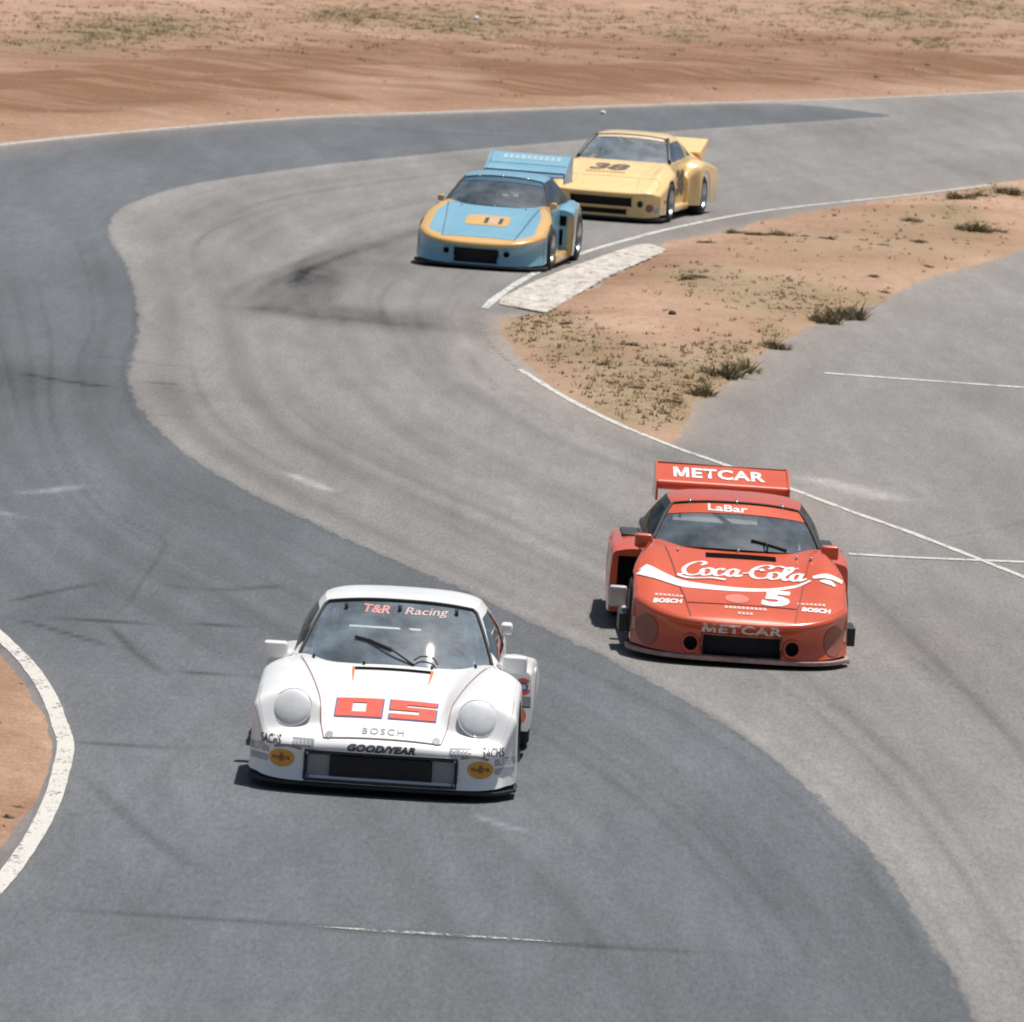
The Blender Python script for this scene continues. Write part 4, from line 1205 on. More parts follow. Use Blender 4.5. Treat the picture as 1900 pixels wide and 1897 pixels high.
def chassis(c, ln, mat_tail, hw=0.72, z=0.62):
    c.add('underbody', box(-hw, hw, 0.16, ln - 0.15, 0.07, 0.10), M_black, smooth=False)
    c.add('wheel_bay', box(-0.60, 0.60, 0.35, 1.3, 0.11, 0.34), M_black, smooth=False)
    c.add('engine_bay', box(-0.62, 0.62, 3.14, ln - 0.3, 0.11, z), M_black, smooth=False)
    c.add('tail_panel', rbox(-hw, hw, ln - 0.16, ln - 0.02, 0.16, z + 0.12, 0.04, 2), mat_tail)
def wipers(c, G_, a0, b0, a1, b1, lift=0.02):
    p0, p1 = G_.ws(a0, b0), G_.ws(a1, b1)
    u = np.array((0, -0.65, 0.75)) * lift
    w_ = c.add('wiper', tube([tuple(p0 + u * 0.3), tuple((p0 + p1) / 2 + u * 2.0), tuple(p1 + u * 0.9)], 0.008, 6, 12), M_black)
    d = (p1 - p0); d /= np.linalg.norm(d)
    q = [tuple(G_.ws(a1 + t, b1 + s) + u * 0.5) for t, s in ((-0.16 if a1 < a0 else -0.2, 0.04), (0.0, 0.0), (0.26, -0.11))]
    c.add('wiper_blade', tube(q, 0.012, 6), M_black, w_)

# ------------------------------------------------------------------ white car number 05
def build_white():
    P_w = paint('white_paint', (0.85, 0.845, 0.825), 0.28, 0.05)
    M_cover = plain('headlight_cover', (0.68, 0.69, 0.69), 0.45, coat=0.2)
    c = Car('white race car with red 05 on its bonnet and round headlights', WHITE_AT[:2], WHITE_AT[2], WHITE_AT[3])
    W, Rr = 0.99, 0.075
    zc = pchip([0, .05, .3, .7, 1.1, 1.5, 1.8], [.385, .415, .515, .635, .725, .78, .80])
    zr = pchip([.2, .36, .6, 1.0, 1.4, 1.75], [.66, .70, .735, .775, .795, .785])
    def ztop(x, y):
        ax = np.abs(x)
        hood = zc(y) - 0.045 * (ax / .7) ** 2
        xr = 0.665 + 0.02 * y
        q = np.clip(np.where(ax > xr, (ax - xr) / 0.36, (xr - ax) / 0.27), 0, 0.985)
        drop = np.where(ax > xr, 0.26, 0.20)
        tub = zr(y) - drop * (1 - np.sqrt(1 - q * q))
        face = 0.425 + (y - 0.19) * 1.75
        return smax(hood, smin(tub, face, 0.05), 0.035)
    yf = lambda x: 0.07 * (np.abs(x) / W) ** 2 + 0.26 * (np.abs(x) / (W - Rr)) ** 9
    yr = lambda x: G911['yb'] - 0.005 + G911['cb'] * np.clip(np.abs(x) / G911['xb'], 0, 1.0) ** 2.2
    Wf = lambda y: W - 0.19 * sstep(1.28, 1.60, y)
    cut = lambda m: abs(m[0]) < 0.535 and 0.10 < m[2] < 0.305 and m[1] < 0.25
    body, _ = front_clip(c, ztop, W, Rr, yf, yr, Wf, (0.97, 0.335, 0.30), 0.085, 0.13, P_w, -0.01, (cut,), under=0.04)
    splitter(c, 0.05, 0.078, 0.008, M_black)
    # nose opening with blanking plates and radiator
    op, _r = opening(c, 'nose_intake', -0.545, 0.545, 0.10, 0.31, 0.11, M_inner_grey, M_satin, 0.012)
    c.add('radiator', box(-0.36, 0.36, 0.02, 0.09, 0.135, 0.275), M_mesh, op, smooth=False)
    for sd in (-1, 1):
        c.add('blanking_plate', box(min(sd * .37, sd * .53), max(sd * .37, sd * .53), 0.05, 0.07, 0.12, 0.275), plain('plate_grey', (0.33, 0.34, 0.35), 0.5), op, smooth=False)
    c.add('lower_lip', rbox(-0.52, 0.52, 0.03, 0.06, 0.095, 0.125, 0.01, 2), P_w, op)
    pins(c, 'bolt', [(-.28, .11), (0.02, .11), (.3, .11)], 'body', 'front', M_satin)
    # headlights
    for sd in (-1, 1):
        ctr = np.array((sd * 0.672, 0.275, 0.575)); nrm = np.array((sd * 0.10, -0.80, 0.52)); nrm /= np.linalg.norm(nrm)
        e1 = np.cross(nrm, (0, 0, 1.0)); e1 /= np.linalg.norm(e1); e2 = np.cross(e1, nrm)
        V = []; nr_, ns = 9, 36
        for i in range(nr_):
            q = i / (nr_ - 1) * math.pi / 2
            rr = 0.142 * math.sin(q); hh = 0.030 * math.cos(q)
            V += [tuple(ctr + e1 * rr * math.cos(a) + e2 * rr * 1.03 * math.sin(a) + nrm * hh) for a in np.linspace(0, 2 * math.pi, ns, endpoint=False)]
        F = [(i * ns + j, i * ns + (j + 1) % ns, (i + 1) * ns + (j + 1) % ns, (i + 1) * ns + j) for i in range(nr_ - 1) for j in range(ns)]
        h = c.add('headlight', (V, F), M_cover)
        ringp = [tuple(ctr + e1 * 0.145 * math.cos(a) + e2 * 0.150 * math.sin(a) + nrm * 0.004) for a in np.linspace(0, 2 * math.pi, 37)]
        c.add('headlight_rim', tube(ringp, 0.004, 6, None, False), P_w, h)
    # bonnet
    hd = c.decal('bonnet', poly2d([(-.42, .045), (.42, .045), (.685, 1.44), (.5, 1.44), (-.5, 1.44), (-.685, 1.44)]), (0, 0), P_w, off=0.005, step=0.05)
    M_seam = plain('red_seam', (0.32, 0.16, 0.13), 0.7)
    for sd in (-1, 1):
        c.seam('bonnet_seam', [(sd * .422, .045), (sd * .50, .46), (sd * .60, .98), (sd * .688, 1.44)], 0.007, M_seam, off=0.007, parent=hd)
        c.decal('bonnet_pin', ellipse2d(0.028, 0.04), (sd * 0.385, 0.075), M_grey_ink, off=0.009, parent=hd)
    c.seam('bonnet_seam', [(-.42, .043), (0, .043), (.42, .043)], 0.010, plain('grey_seam', (0.2, 0.19, 0.19), 0.7), off=0.007, parent=hd)
    c.decal('bonnet_vent', rects2d([(-.285, 1.27, .285, 1.335)]), (0, 0), M_recess_shade, off=0.010, parent=hd)  # flat decal, the shade inside the vent is painted black
    for sd in (-1, 1):
        c.decal('vent_border', strip2d([(sd * .29, 1.34), (sd * .285, 1.2), (sd * .275, .98)], [0.02, 0.016, 0.004]), (0, 0), M_orange_ink, off=0.010, parent=hd)
    # 05
    def digits(grow, mat, off, nm):
        g_ = grow
        zero = rects2d([(-.36 - g_, -.165 - g_, -.245, .165 + g_), (-.145, -.165 - g_, -.03 + g_, .165 + g_), (-.245, -.165 - g_, -.145, -.085), (-.245, .085, -.145, .165 + g_)])
        five = rects2d([(.03 - g_, .085 if not g_ else .085, .36 + g_, .165 + g_), (.03 - g_, -.02, .15, .085), (.15, -.02, .36 + g_, .045), (.24, -.165 - g_, .36 + g_, -.02), (.03 - g_, -.165 - g_, .24, -.085)])
        c.decal(nm, (np.vstack([zero[0], five[0]]), zero[1] + [tuple(i + len(zero[0]) for i in f) for f in five[1]]), (0, 0.455), mat, off=off, step=0.06, parent=hd)
    digits(0.011, M_blue_ink, 0.009, 'number_outline')
    digits(0.0, M_red_ink, 0.012, 'race_number')
    c.decal('sponsor_lettering', text2d('BOSCH', 0.30, 0.075, bold=0.01, spacing=1.25), (0.0, 0.125), M_grey_ink, off=0.010, parent=hd)
    c.decal('sponsor_lettering', text2d('GOOD/YEAR', 0.49, 0.050, 0.25, 0.045), (0.0, 0.348), M_black_ink, 'front', off=0.005)
    for sd in (-1, 1):
        c.decal('sponsor_lettering', text2d('SACHS', 0.15, 0.062, 0.0, 0.008), (sd * 0.80, 0.362), M_black_ink, 'front', off=0.005)
        c.decal('sponsor_patch', rects2d([(-.078, -.028, .078, .028)]), (sd * .565, 0.357), M_grey_ink, 'front', off=0.004)
        c.decal('sponsor_lettering', rects2d([(-.068 + .027 * k, -.016, -.05 + .027 * k, .016) for k in range(5)]), (sd * .565, 0.357), plain('pale_lettering', (.5, .5, .52), .5), 'front', off=0.006)
        c.decal('sponsor_oval', ellipse2d(0.093, 0.066), (sd * 0.715, 0.235), M_gold_ink, 'front', off=0.004)
        c.decal('sponsor_lettering', text2d('PENNZOIL', 0.135, 0.028, 0, 0.03), (sd * 0.715, 0.235), plain('brown_lettering', (.13, .06, .03), .5), 'front', off=0.006)
        c.decal('sponsor_lettering', poly2d([(-.018, -.035), (.018, -.035), (.010, .03), (-.010, .03)]), (sd * 0.715, 0.245), plain('rust_lettering', (.35, .10, .04), .5), 'front', off=0.0065)
        c.decal('sponsor_lettering', text2d('BILSTEIN', 0.14, 0.055, 0, 0.0), (sd * 0.885, 0.29), M_grey_ink, 'front', off=0.005)
        c.decal('sponsor_patch', rects2d([(-.065, -.022, .065, .022)]), (sd * .885, 0.22), plain('pale_patch', (.42, .43, .45), .5), 'front', off=0.004)
        c.decal('sponsor_patch', strip2d([(-.10, 0.0), (0, .012), (.10, -0.004)], 0.018), (sd * .67, 0.318), plain('tan_patch', (.32, .25, .2), .5), 'front', off=0.005)
    # cabin
    gw = dict(G911, zb=.785, zt=1.185, roof_z=[(2.08, 1.189), (2.35, 1.215), (2.65, 1.22), (3.0, 1.19), (3.5, 1.08), (4.0, .93), (4.55, .78)], belt_z=[(1.4, .765), (2.2, .785), (3.0, .79), (3.8, .77), (4.6, .66)])
    G_ = greenhouse(c, gw, P_w, P_w, M_glass_hazy, M_glass_clear)
    c.decal('screen_lettering', text2d('T&R', 0.20, 0.052, 0.2, 0.03), (-0.17, 1.125), M_faded_ink, 'front', 'glass', 0.003, 0.06, G_.pane)
    c.decal('screen_lettering', text2d('Racing', 0.32, 0.058, 0.2, 0.01), (0.20, 1.118), plain('pale_pink_lettering', (.55, .38, .37), .6), 'front', 'glass', 0.003, 0.06, G_.pane)
    for x in (-.40, 0.0, .42): 
        q = c.hit('glass', x, 1.128 - 0.1 * x * x, 'front')
        if q: c.add('screen_clip', tube([tuple(q[0] + Vector((0, -0.01, -0.03))), tuple(q[0] + Vector((0, 0.0, 0.04)))], 0.014, 8), M_black, G_.pane)
    pins(c, 'screen_clip', [(-.60, 1.52), (-.22, 1.42), (.28, 1.42), (.60, 1.52)], 'body', 'top', M_satin, 0.013, 0.03, G_.pane)
    wipers(c, G_, 0.20, 0.0, -0.30, 0.30)
    c.add('washer_hose', tube([tuple(G_.ws(q, b) + np.array((0, -0.02, 0.02))) for q, b in ((0.20, .04), (.28, .10), (.40, .08), (.44, 0.0))], 0.006, 6, 14), M_black, G_.pane)
    for sd in (-1, 1):
        door_side(c, gw, 0.80, 0.13, 1.42, 4.5, P_w, sd)
        c.add('side_skirt', rbox(min(sd * .74, sd * .90), max(sd * .74, sd * .90), 1.30, 2.62, 0.09, 0.22, 0.03, 2), P_w)
        rf = rear_fender(c, sd, 2.45, 4.5, 0.70, 1.005, [(2.4, .68), (2.8, .665), (3.3, .645), (3.9, .60), (4.5, .52)], (3.25, 0.315, 0.30), P_w, 0.22, 0.05, nose=0.02)
        if sd > 0:
            c.decal('round_sticker', ring2d(0.04, 0.066), (0.935, 0.555), M_red_ink, 'front', 'fender', 0.004, 0.2, rf)
            c.decal('round_sticker', ellipse2d(0.04, 0.04), (0.935, 0.555), M_blue_ink, 'front', 'fender', 0.005, 0.2, rf)
            c.decal('round_sticker', text2d('76', 0.05, 0.035, 0, .03), (0.935, 0.557), M_white_ink, 'front', 'fender', 0.007, 0.2, rf)
            c.decal('square_sticker', rects2d([(-.09, -.036, .07, .036)]), (0.93, 0.445), M_grey_ink, 'front', 'fender', 0.004, 0.2, rf)
            c.decal('square_sticker', rects2d([(-.09, -.048, .07, -.036), (.07, -.048, .08, .03)]), (0.93, 0.445), M_black_ink, 'front', 'fender', 0.005, 0.2, rf)
            c.decal('round_sticker', ring2d(0.038, 0.072), (0.90, 0.335), M_orange_ink, 'front', 'fender', 0.004, 0.2, rf)
            c.decal('round_sticker', ellipse2d(0.038, 0.038), (0.90, 0.335), M_black_ink, 'front', 'fender', 0.005, 0.2, rf)
        wheel(c, sd * 0.80, 0.97, 0.305, 0.27, sd)
        wheel(c, sd * 0.835, 3.25, 0.30, 0.31, sd)
        mirror(c, sd, sd * 0.885, 1.60, 0.825, 0.18, 0.125, P_w, (sd * 0.77, 1.72, 0.79))
    # engine lid spoiler
    c.add('tail_spoiler', plate([(4.0, .90), (4.35, .90), (4.62, .915), (4.62, .88), (4.5, .72), (4.2, .74)], -0.55, 0.55), P_w, smooth=False)
    c.add('fuel_cap', rbox(0.74, 0.83, 2.55, 2.70, 0.925, 1.01, 0.03, 3), P_w)
    chassis(c, 4.6, P_w)
    interior(c, gw, 1, M_inner_grey, M_cage, M_inner_grey)
    c.add('rear_shelf', box(-0.42, 0.24, 3.10, 3.22, 0.815, 0.85), M_white_ink, smooth=False)
    driver(c, 'driver in grey suit and pale helmet in the white 05 car', M_suit, M_helmet)
    return c

# ------------------------------------------------------------------ slant-nosed cars
def slant_front(c, mat, W, zlip=0.36, holes=(0.425, 0.175, 0.058), grille=(0.33, 0.055, 0.26), sl=0.085, cowl=.80):
    zc = pchip([0, .05, .3, .7, 1.1, 1.5, 1.8], [zlip, zlip + .03, zlip + .115, .595, cowl - .095, cowl, cowl + .04])
    def ztop(x, y):
        ax = np.abs(x)
        ridge = 0.045 * sstep(0.45, 0.74, ax) * sstep(0.15, 0.9, y) * (1 - 0.6 * sstep(1.3, 1.7, y))
        return zc(y) - 0.018 * (ax / .7) ** 2 + ridge - 0.05 * np.clip((ax - 0.72) / 0.2, 0, 1.2) ** 2
    Rr = 0.05
    yf = lambda x: 0.09 * (np.abs(x) / W) ** 2 + 0.40 * (np.abs(x) / (W - Rr)) ** 5
    yr = lambda x: G911['yb'] - 0.005 + G911['cb'] * np.clip(np.abs(x) / G911['xb'], 0, 1.0) ** 2.2
    Wf = lambda y: W - 0.15 * sstep(0.9, 1.65, y)
    hx, hz, hr = holes; gx_, z0, z1 = grille
    cut1 = lambda m: abs(m[0]) < gx_ - 0.005 and z0 < m[2] < z1 - 0.005 and m[1] < 0.25
    cut2 = lambda m: math.hypot(abs(m[0]) - hx, m[2] - hz) < hr + 0.002 and m[1] < 0.3
    body, _ = front_clip(c, ztop, W, Rr, yf, yr, Wf, (0.97, 0.335, 0.30), sl, 0.12, mat, 0.05, (cut1, cut2), under=0.06)
    return body
def tail_935(c, P_b, P_f, fmat=None, xo=1.03, prof=((2.4, .74), (2.8, .79), (3.3, .81), (3.9, .78), (4.5, .70)), skirt=None, taper=0.0):
    out = []
    for sd in (-1, 1):
        door_side(c, G911, 0.80, 0.13, 1.42, 4.5, P_b, sd)
        c.add('side_skirt', rbox(min(sd * .74, sd * .93), max(sd * .74, sd * .93), 1.28, 2.62, 0.07, 0.20, 0.03, 2), skirt or P_b)
        out.append(rear_fender(c, sd, 2.42, 4.5, 0.70, xo, list(prof), (3.25, 0.36, 0.335), P_f, 0.12, 0.06, front_mat=fmat, nose=0.03, taper=taper))
        wheel(c, sd * 0.79, 0.97, 0.305, 0.27, sd)
        wheel(c, sd * (xo - 0.195), 3.25, 0.335, 0.32, sd)
    chassis(c, 4.6, P_b)
    return out

def build_red():
    P_r = paint('red_paint', (0.66, 0.105, 0.036), 0.22, 0.10)
    P_r2 = plain('scuffed_red', (0.45, 0.14, 0.09), 0.6, grime=0.5)
    c = Car('red race car with white script and number 5 on its bonnet', RED_AT[:2], RED_AT[2], RED_AT[3])
    slant_front(c, P_r, 0.925, zlip=0.375, holes=(0.425, 0.175, 0.066), cowl=.825)
    splitter(c, 0.045, 0.082, 0.03, plain('scuffed_lip', (0.42, 0.27, 0.23), 0.7, grime=0.4))
    opening(c, 'radiator_intake', -0.335, 0.335, 0.055, 0.262, 0.10, M_mesh, P_r2, 0.010)
    for sd in (-1, 1):
        opening(c, 'brake_duct', 0, 0, 0, 0, 0.09, M_mesh, P_r, 0.013, circ=(sd * 0.425, 0.175, 0.068))
        c.decal('headlight_cover', ellipse2d(0.09, 0.125), (sd * 0.785, 0.24), plain('smoked_cover', (0.36, 0.12, 0.075), 0.5), 'front', off=0.005, step=0.03)
        c.decal('side_sticker', rects2d([(-.018, -.05, .018, .05)]), (sd * .895, 0.27), plain('cream_sticker', (.6, .5, .38), .6), 'front', off=0.004)
    c.decal('sponsor_lettering', metcar2d(0.67, 0.075), (0, 0.315), plain('grey_white', (0.78, 0.68, 0.63), 0.5), 'front', off=0.005)
    hd = c.decal('bonnet', poly2d([(-.46, .30), (.46, .30), (.62, 1.44), (-.62, 1.44)]), (0, 0), P_r, off=0.004, step=0.05)
    M_seam = plain('dark_red_seam', (0.17, 0.03, 0.02), 0.7)
    for sd in (-1, 1):
        c.seam('bonnet_seam', [(sd * .44, .06), (sd * .47, .30), (sd * .55, .9), (sd * .625, 1.44)], 0.010, M_seam, off=0.006)
    c.seam('bonnet_seam', [(-.46, .30), (0, .295), (.46, .30)], 0.009, M_seam, off=0.006)
    c.decal('bonnet_vent', rects2d([(-.30, 1.25, .30, 1.36)]), (0.02, 0), M_recess_shade, off=0.008, parent=hd)  # no real recess, its dark inside is painted on
    # script lettering, wave and number
    L_ = dict(C=[[(.60, .70), (.72, .86), (.62, 1.0), (.40, .93), (.18, .65), (.10, .32), (.20, .04), (.42, -.02), (.62, .10), (.74, .30)]],
              o=[[(.22, .5), (.06, .40), (.02, .18), (.12, .0), (.28, .06), (.37, .28), (.30, .46), (.18, .50)]],
              c=[[(.31, .40), (.22, .5), (.07, .38), (.03, .16), (.13, .0), (.30, .07), (.42, .25)]],
              a=[[(.33, .42), (.19, .5), (.05, .34), (.04, .10), (.15, .0), (.28, .15), (.36, .48)], [(.36, .48), (.30, .16), (.36, .0), (.50, .14)]],
              l=[[(.0, .12), (.22, .5), (.33, .85), (.27, 1.0), (.15, .82), (.09, .3), (.16, .0), (.32, .12)]])
    strokes = []
    for ch, ox in (('C', 0), ('o', .64), ('c', 1.03), ('a', 1.42), ('C', 2.08), ('o', 2.72), ('l', 3.08), ('a', 3.40)):
        strokes += [[(x + ox, y) for x, y in st] for st in L_[ch]]
    strokes += [[(1.92, .24), (2.14, .30)], [(.20, .04), (-.02, -.12), (.40, -.26), (1.0, -.20), (1.45, -.28)], [(2.78, .86), (3.0, .98), (3.3, .86), (3.6, .92)], [(2.30, .55), (2.45, .62), (2.52, .50)]]
    for k, st in enumerate(strokes):
        c.decal('script_stroke', pen2d([st], 0.276, 0.26, -0.545, 0.88, 0.15, 0.055, R(20), 0.12), (0.03, 0), M_white_ink, off=0.008 + 0.0004 * k, step=0.06, parent=hd)
    c.decal('wave_stripe', strip2d([(-.845, .915), (-.70, .78), (-.45, .69), (-.1, .635), (.2, .66), (.42, .76), (.60, .88)], [.15, .145, .12, .095, .07, .045, .025], 60), (0, 0), M_white_ink, off=0.007, step=0.06)
    c.decal('wave_stripe', strip2d([(.62, .93), (.74, .95), (.87, .93)], [.05, .09, .07], 20), (0, 0), M_white_ink, off=0.006, step=0.06)
    c.decal('wave_stripe', strip2d([(.68, .86), (.76, .84), (.80, .80)], [.03, .08, .03], 12), (0, 0), M_white_ink, off=0.0065, step=0.06)
    c.decal('race_number', text2d('5', 0.26, 0.36, 0.12, 0.05), (0.29, 0.49), M_white_ink, off=0.008, parent=hd)
    for sd in (-1, 1):
        c.decal('sponsor_lettering', text2d('BOSCH', 0.25, 0.085, 0.2, 0.05), (sd * .625, 0.31), M_white_ink, off=0.005)
        c.decal('sponsor_lettering', rects2d([(-.13 + .035 * k, -.022, -.105 + .035 * k, .022) for k in range(7)]), (sd * .60, 0.42), M_faded_white, off=0.005)
    c.decal('sponsor_lettering', rects2d([(-.17 + .036 * k, -.025, -.143 + .036 * k, .025) for k in range(10)]), (0.02, 0.235), M_faded_white, off=0.005)
    c.decal('sponsor_lettering', rects2d([(-.06 + .033 * k, -.02, -.037 + .033 * k, .02) for k in range(4)]), (0.02, 0.13), M_faded_white, off=0.005)
    c.decal('bonnet_scuff', ellipse2d(.10, .10), (-.04, .42), plain('pale_red_scuff', (.62, .17, .12), .5), off=0.0075, parent=hd)
    pins(c, 'bonnet_pin', [(-.52, 1.36), (.0, 1.42), (.50, 1.36), (.62, 1.30)], 'body', 'top', M_steel, 0.014, 0.03)
    P_p = plain('black_pillar', (0.03, 0.03, 0.033), 0.5)
    G_ = greenhouse(c, dict(G911, zb=.85, zt=1.165, roof_z=[(2.08, 1.169), (2.35, 1.205), (2.65, 1.215), (3.0, 1.165), (3.5, 1.06), (4.0, .92), (4.55, .78)], seal=0.018), P_r, P_p)
    # sun strip across the top of the screen
    aa = np.linspace(-0.97, 0.97, 41); bb = np.array([0.70, 0.80, 0.90, 0.985])
    SV = [tuple(G_.ws(a, b + (0.0 if b > .72 else -0.03 * abs(a) ** 2)) + np.array((0, -0.004, 0.004))) for b in bb for a in aa]
    st = c.add('sun_strip', (SV, grid_faces(4, 41)), P_r, G_.pane, skin='strip')
    c.decal('screen_lettering', text2d('LaBar', 0.34, 0.045, 0, 0.02), (-0.08, 1.125), M_white_ink, 'front', 'strip', 0.004, 0.06, G_.pane)
    for a in (-.72, 0.0, .72):
        p = G_.ws(a, 1.0)
        c.add('screen_clip', tube([tuple(p + np.array((0, -.03, -.015))), tuple(p + np.array((0, .03, .03)))], 0.014, 8), M_steel, G_.pane)
    wipers(c, G_, 0.35, -0.02, 0.32, 0.10)
    fen = tail_935(c, P_r, P_r, fmat=P_r, xo=1.045, prof=((2.4, .67), (2.8, .705), (3.3, .725), (3.9, .69), (4.5, .6)), taper=0.035, skirt=plain('alloy_skirt', (.5, .48, .46), .45))
    for sd, rf in zip((-1, 1), fen):
        c.decal('fender_intake', rects2d([(-.12, -.19, .10, .17)]), (sd * 0.85, 0.44), M_recess_shade, 'front', 'fender', 0.004, 0.3, rf)  # flat patch painted as the shade within the intake
        c.add('fender_cap', rbox(min(sd * .74, sd * .93), max(sd * .74, sd * .93), 2.95, 3.5, 0.715, 0.752, 0.01, 2), M_satin, rf)
        mirror(c, sd, sd * 0.80, 1.68, 0.835, 0.15, 0.12, P_r, (sd * 0.74, 1.74, 0.79))
        c.add('side_block', box(min(sd * .93, sd * 1.0), max(sd * .93, sd * 1.0), 0.75, 1.2, 0.15, 0.30), M_satin, smooth=False)  # black block added to stand for tyre and skirt beside the fender
    c.add('side_duct', rbox(-1.03, -0.88, 2.28, 2.40, 0.18, 0.36, 0.02, 2), plain('alloy_duct', (.55, .52, .5), .4))
    w_ = wing(c, 'rear_wing', [(4.30, 1.035), (4.295, 1.065), (4.305, 1.10), (4.34, 1.115), (4.52, 1.17), (4.70, 1.225), (4.715, 1.21), (4.58, 1.11), (4.42, 1.04), (4.34, 1.025)], 0.575, P_r)
    c.add('wing_lip', tube([(-.575, 4.71, 1.225), (.575, 4.71, 1.225)], 0.012, 6), plain('dark_red_lip', (.22, .03, .02), .5), w_)
    for sd in (-1, 1):
        c.add('end_plate', plate([(4.27, .93), (4.27, 1.10), (4.66, 1.235), (4.84, 1.235), (4.90, .93)], min(sd * .577, sd * .597), max(sd * .577, sd * .597)), P_r, w_, smooth=False)
        c.add('wing_strut', plate([(4.35, .78), (4.40, 1.04), (4.50, 1.09), (4.55, .78)], sd * .36 - .012, sd * .36 + .012), M_satin, w_, smooth=False)
    c.decal('sponsor_lettering', metcar2d(0.82, 0.066), (-0.03, 1.168), M_white_ink, 'front', 'wing', 0.005, 0.3, w_)
    interior(c, G911, 1, M_inside, M_satin, M_inside)
    driver(c, 'driver in blue suit at the wheel of the red car', M_suit_b, M_helmet)
    return c

def build_blue():
    BL, YL = (0.20, 0.42, 0.54), (0.70, 0.42, 0.13)
    P_band = band_paint('blue_paint_yellow_band', BL, YL, 0.125)
    P_b = paint('light_blue_paint', BL, 0.25, 0.08); P_y = paint('yellow_band_paint', YL, 0.25, 0.08)
    c = Car('light blue race car edged in yellow with a tall rear wing', BLUE_AT[:2], BLUE_AT[2], BLUE_AT[3])
    c.root.scale = (BLUE_AT[4],) * 3
    slant_front(c, P_band, 0.90, 0.375, (0.415, 0.235, 0.050), (0.31, 0.09, 0.30), 0.07)
    splitter(c, 0.04, 0.07, 0.03, M_black)
    opening(c, 'radiator_intake', -0.315, 0.315, 0.09, 0.302, 0.10, M_mesh, P_b, 0.008)
    for sd in (-1, 1):
        opening(c, 'brake_duct', 0, 0, 0, 0, 0.09, M_mesh, P_b, 0.012, circ=(sd * 0.415, 0.235, 0.052))
    hd = c.decal('bonnet', poly2d([(-.50, .13), (.50, .13), (.64, 1.44), (-.64, 1.44)]), (0, 0), P_b, off=0.004, step=0.05)
    M_seam = plain('dark_blue_seam', (0.05, 0.09, 0.13), 0.7)
    for sd in (-1, 1):
        c.seam('bonnet_seam', [(sd * .50, .13), (sd * .57, .8), (sd * .645, 1.44)], 0.014, M_seam, off=0.006, parent=hd)
    rr = 0.06; hw, hh = 0.30, 0.20
    pts = [(sx * (hw - rr) + rr * math.cos(q), sy * (hh - rr) + rr * math.sin(q)) for sx, sy, q0 in ((1, 1, 0), (-1, 1, 90), (-1, -1, 180), (1, -1, 270)) for q in np.radians(np.linspace(q0, q0 + 90, 6))]
    c.decal('number_panel', poly2d(pts), (0.02, 0.80), P_y, off=0.008, parent=hd)
    c.decal('number_panel', rects2d([(-.005, -.13, .21, .13)]), (0.02, 0.80), plain('tan_square', (.52, .36, .2), .5), off=0.010, parent=hd)
    c.decal('race_number', text2d('11', 0.25, 0.22, 0, 0.05, 1.5), (0.10, 0.80), M_black_ink, off=0.012, parent=hd)
    pins(c, 'bonnet_pin', [(-.45, 1.38), (.0, 1.42), (.45, 1.38)], 'body', 'top', M_steel, 0.014, 0.03)
    P_p = plain('navy_pillar', (0.03, 0.045, 0.07), 0.45)
    G_ = greenhouse(c, dict(G911, seal=0.016), P_b, P_p)
    aa = np.linspace(-0.97, 0.97, 41); bb = np.array([0.78, 0.86, 0.92, 0.985])
    SV = [tuple(G_.ws(a, b) + np.array((0, -0.004, 0.004))) for b in bb for a in aa]
    c.add('sun_strip', (SV, grid_faces(4, 41)), plain('deep_blue', (0.04, 0.11, 0.18), 0.7, spec=0.2), G_.pane)
    for a in (-.6, 0.0, .6):
        p = G_.ws(a, 1.0)
        c.add('screen_clip', tube([tuple(p + np.array((0, -.03, -.015))), tuple(p + np.array((0, .03, .03)))], 0.014, 8), M_steel, G_.pane)
    fen = tail_935(c, P_b, P_b, fmat=P_b, xo=1.0, skirt=P_y, taper=0.10)
    for sd, rf in zip((-1, 1), fen):
        for k, (x0, z0, x1, z1) in enumerate(((.74, .53, .88, .67), (.78, .26, .84, .48))):
            c.decal('fender_slot', rects2d([(min(sd * x0, sd * x1), z0, max(sd * x0, sd * x1), z1)]), (0, 0), M_recess_shade, 'front', 'fender', 0.004, 0.3, rf)  # slots are flat, their inner shade painted black
        c.decal('fender_stripe', rects2d([(min(sd * .905, sd * .968), .13, max(sd * .905, sd * .968), .665)]), (0, 0), P_y, 'front', 'fender', 0.005, 0.3, rf)
        c.decal('fender_stripe', strip2d([(2.50, .14), (2.55, .60), (2.75, .72)], [.16, .10, .06]), (0, 0), P_y, 'left' if sd > 0 else 'right', 'body', 0.005, 0.1, rf)
        mirror(c, sd, sd * 0.79, 1.70, 0.84, 0.09, 0.09, P_y, (sd * 0.75, 1.74, 0.79))
    w_ = wing(c, 'rear_wing', [(4.20, 1.15), (4.30, 1.20), (4.45, 1.225), (4.50, 1.21), (4.40, 1.16), (4.26, 1.125)], 0.56, P_b)
    wing(c, 'wing_flap', [(4.54, 1.23), (4.64, 1.28), (4.80, 1.36), (4.815, 1.34), (4.68, 1.25), (4.58, 1.21)], 0.56, P_b).parent = w_
    wing(c, 'wing_lip', [(4.12, 1.09), (4.17, 1.125), (4.24, 1.13), (4.20, 1.095), (4.15, 1.075)], 0.56, plain('deep_blue_lip', (.05, .16, .26), .4)).parent = w_
    c.decal('sponsor_lettering', rects2d([(-.40 + .085 * k, -.025, -.345 + .085 * k, .025) for k in range(10)]), (0.0, 1.31), plain('faded_blue_letters', (.33, .45, .52), .6), 'front', 'wing', 0.004, 0.3, w_)
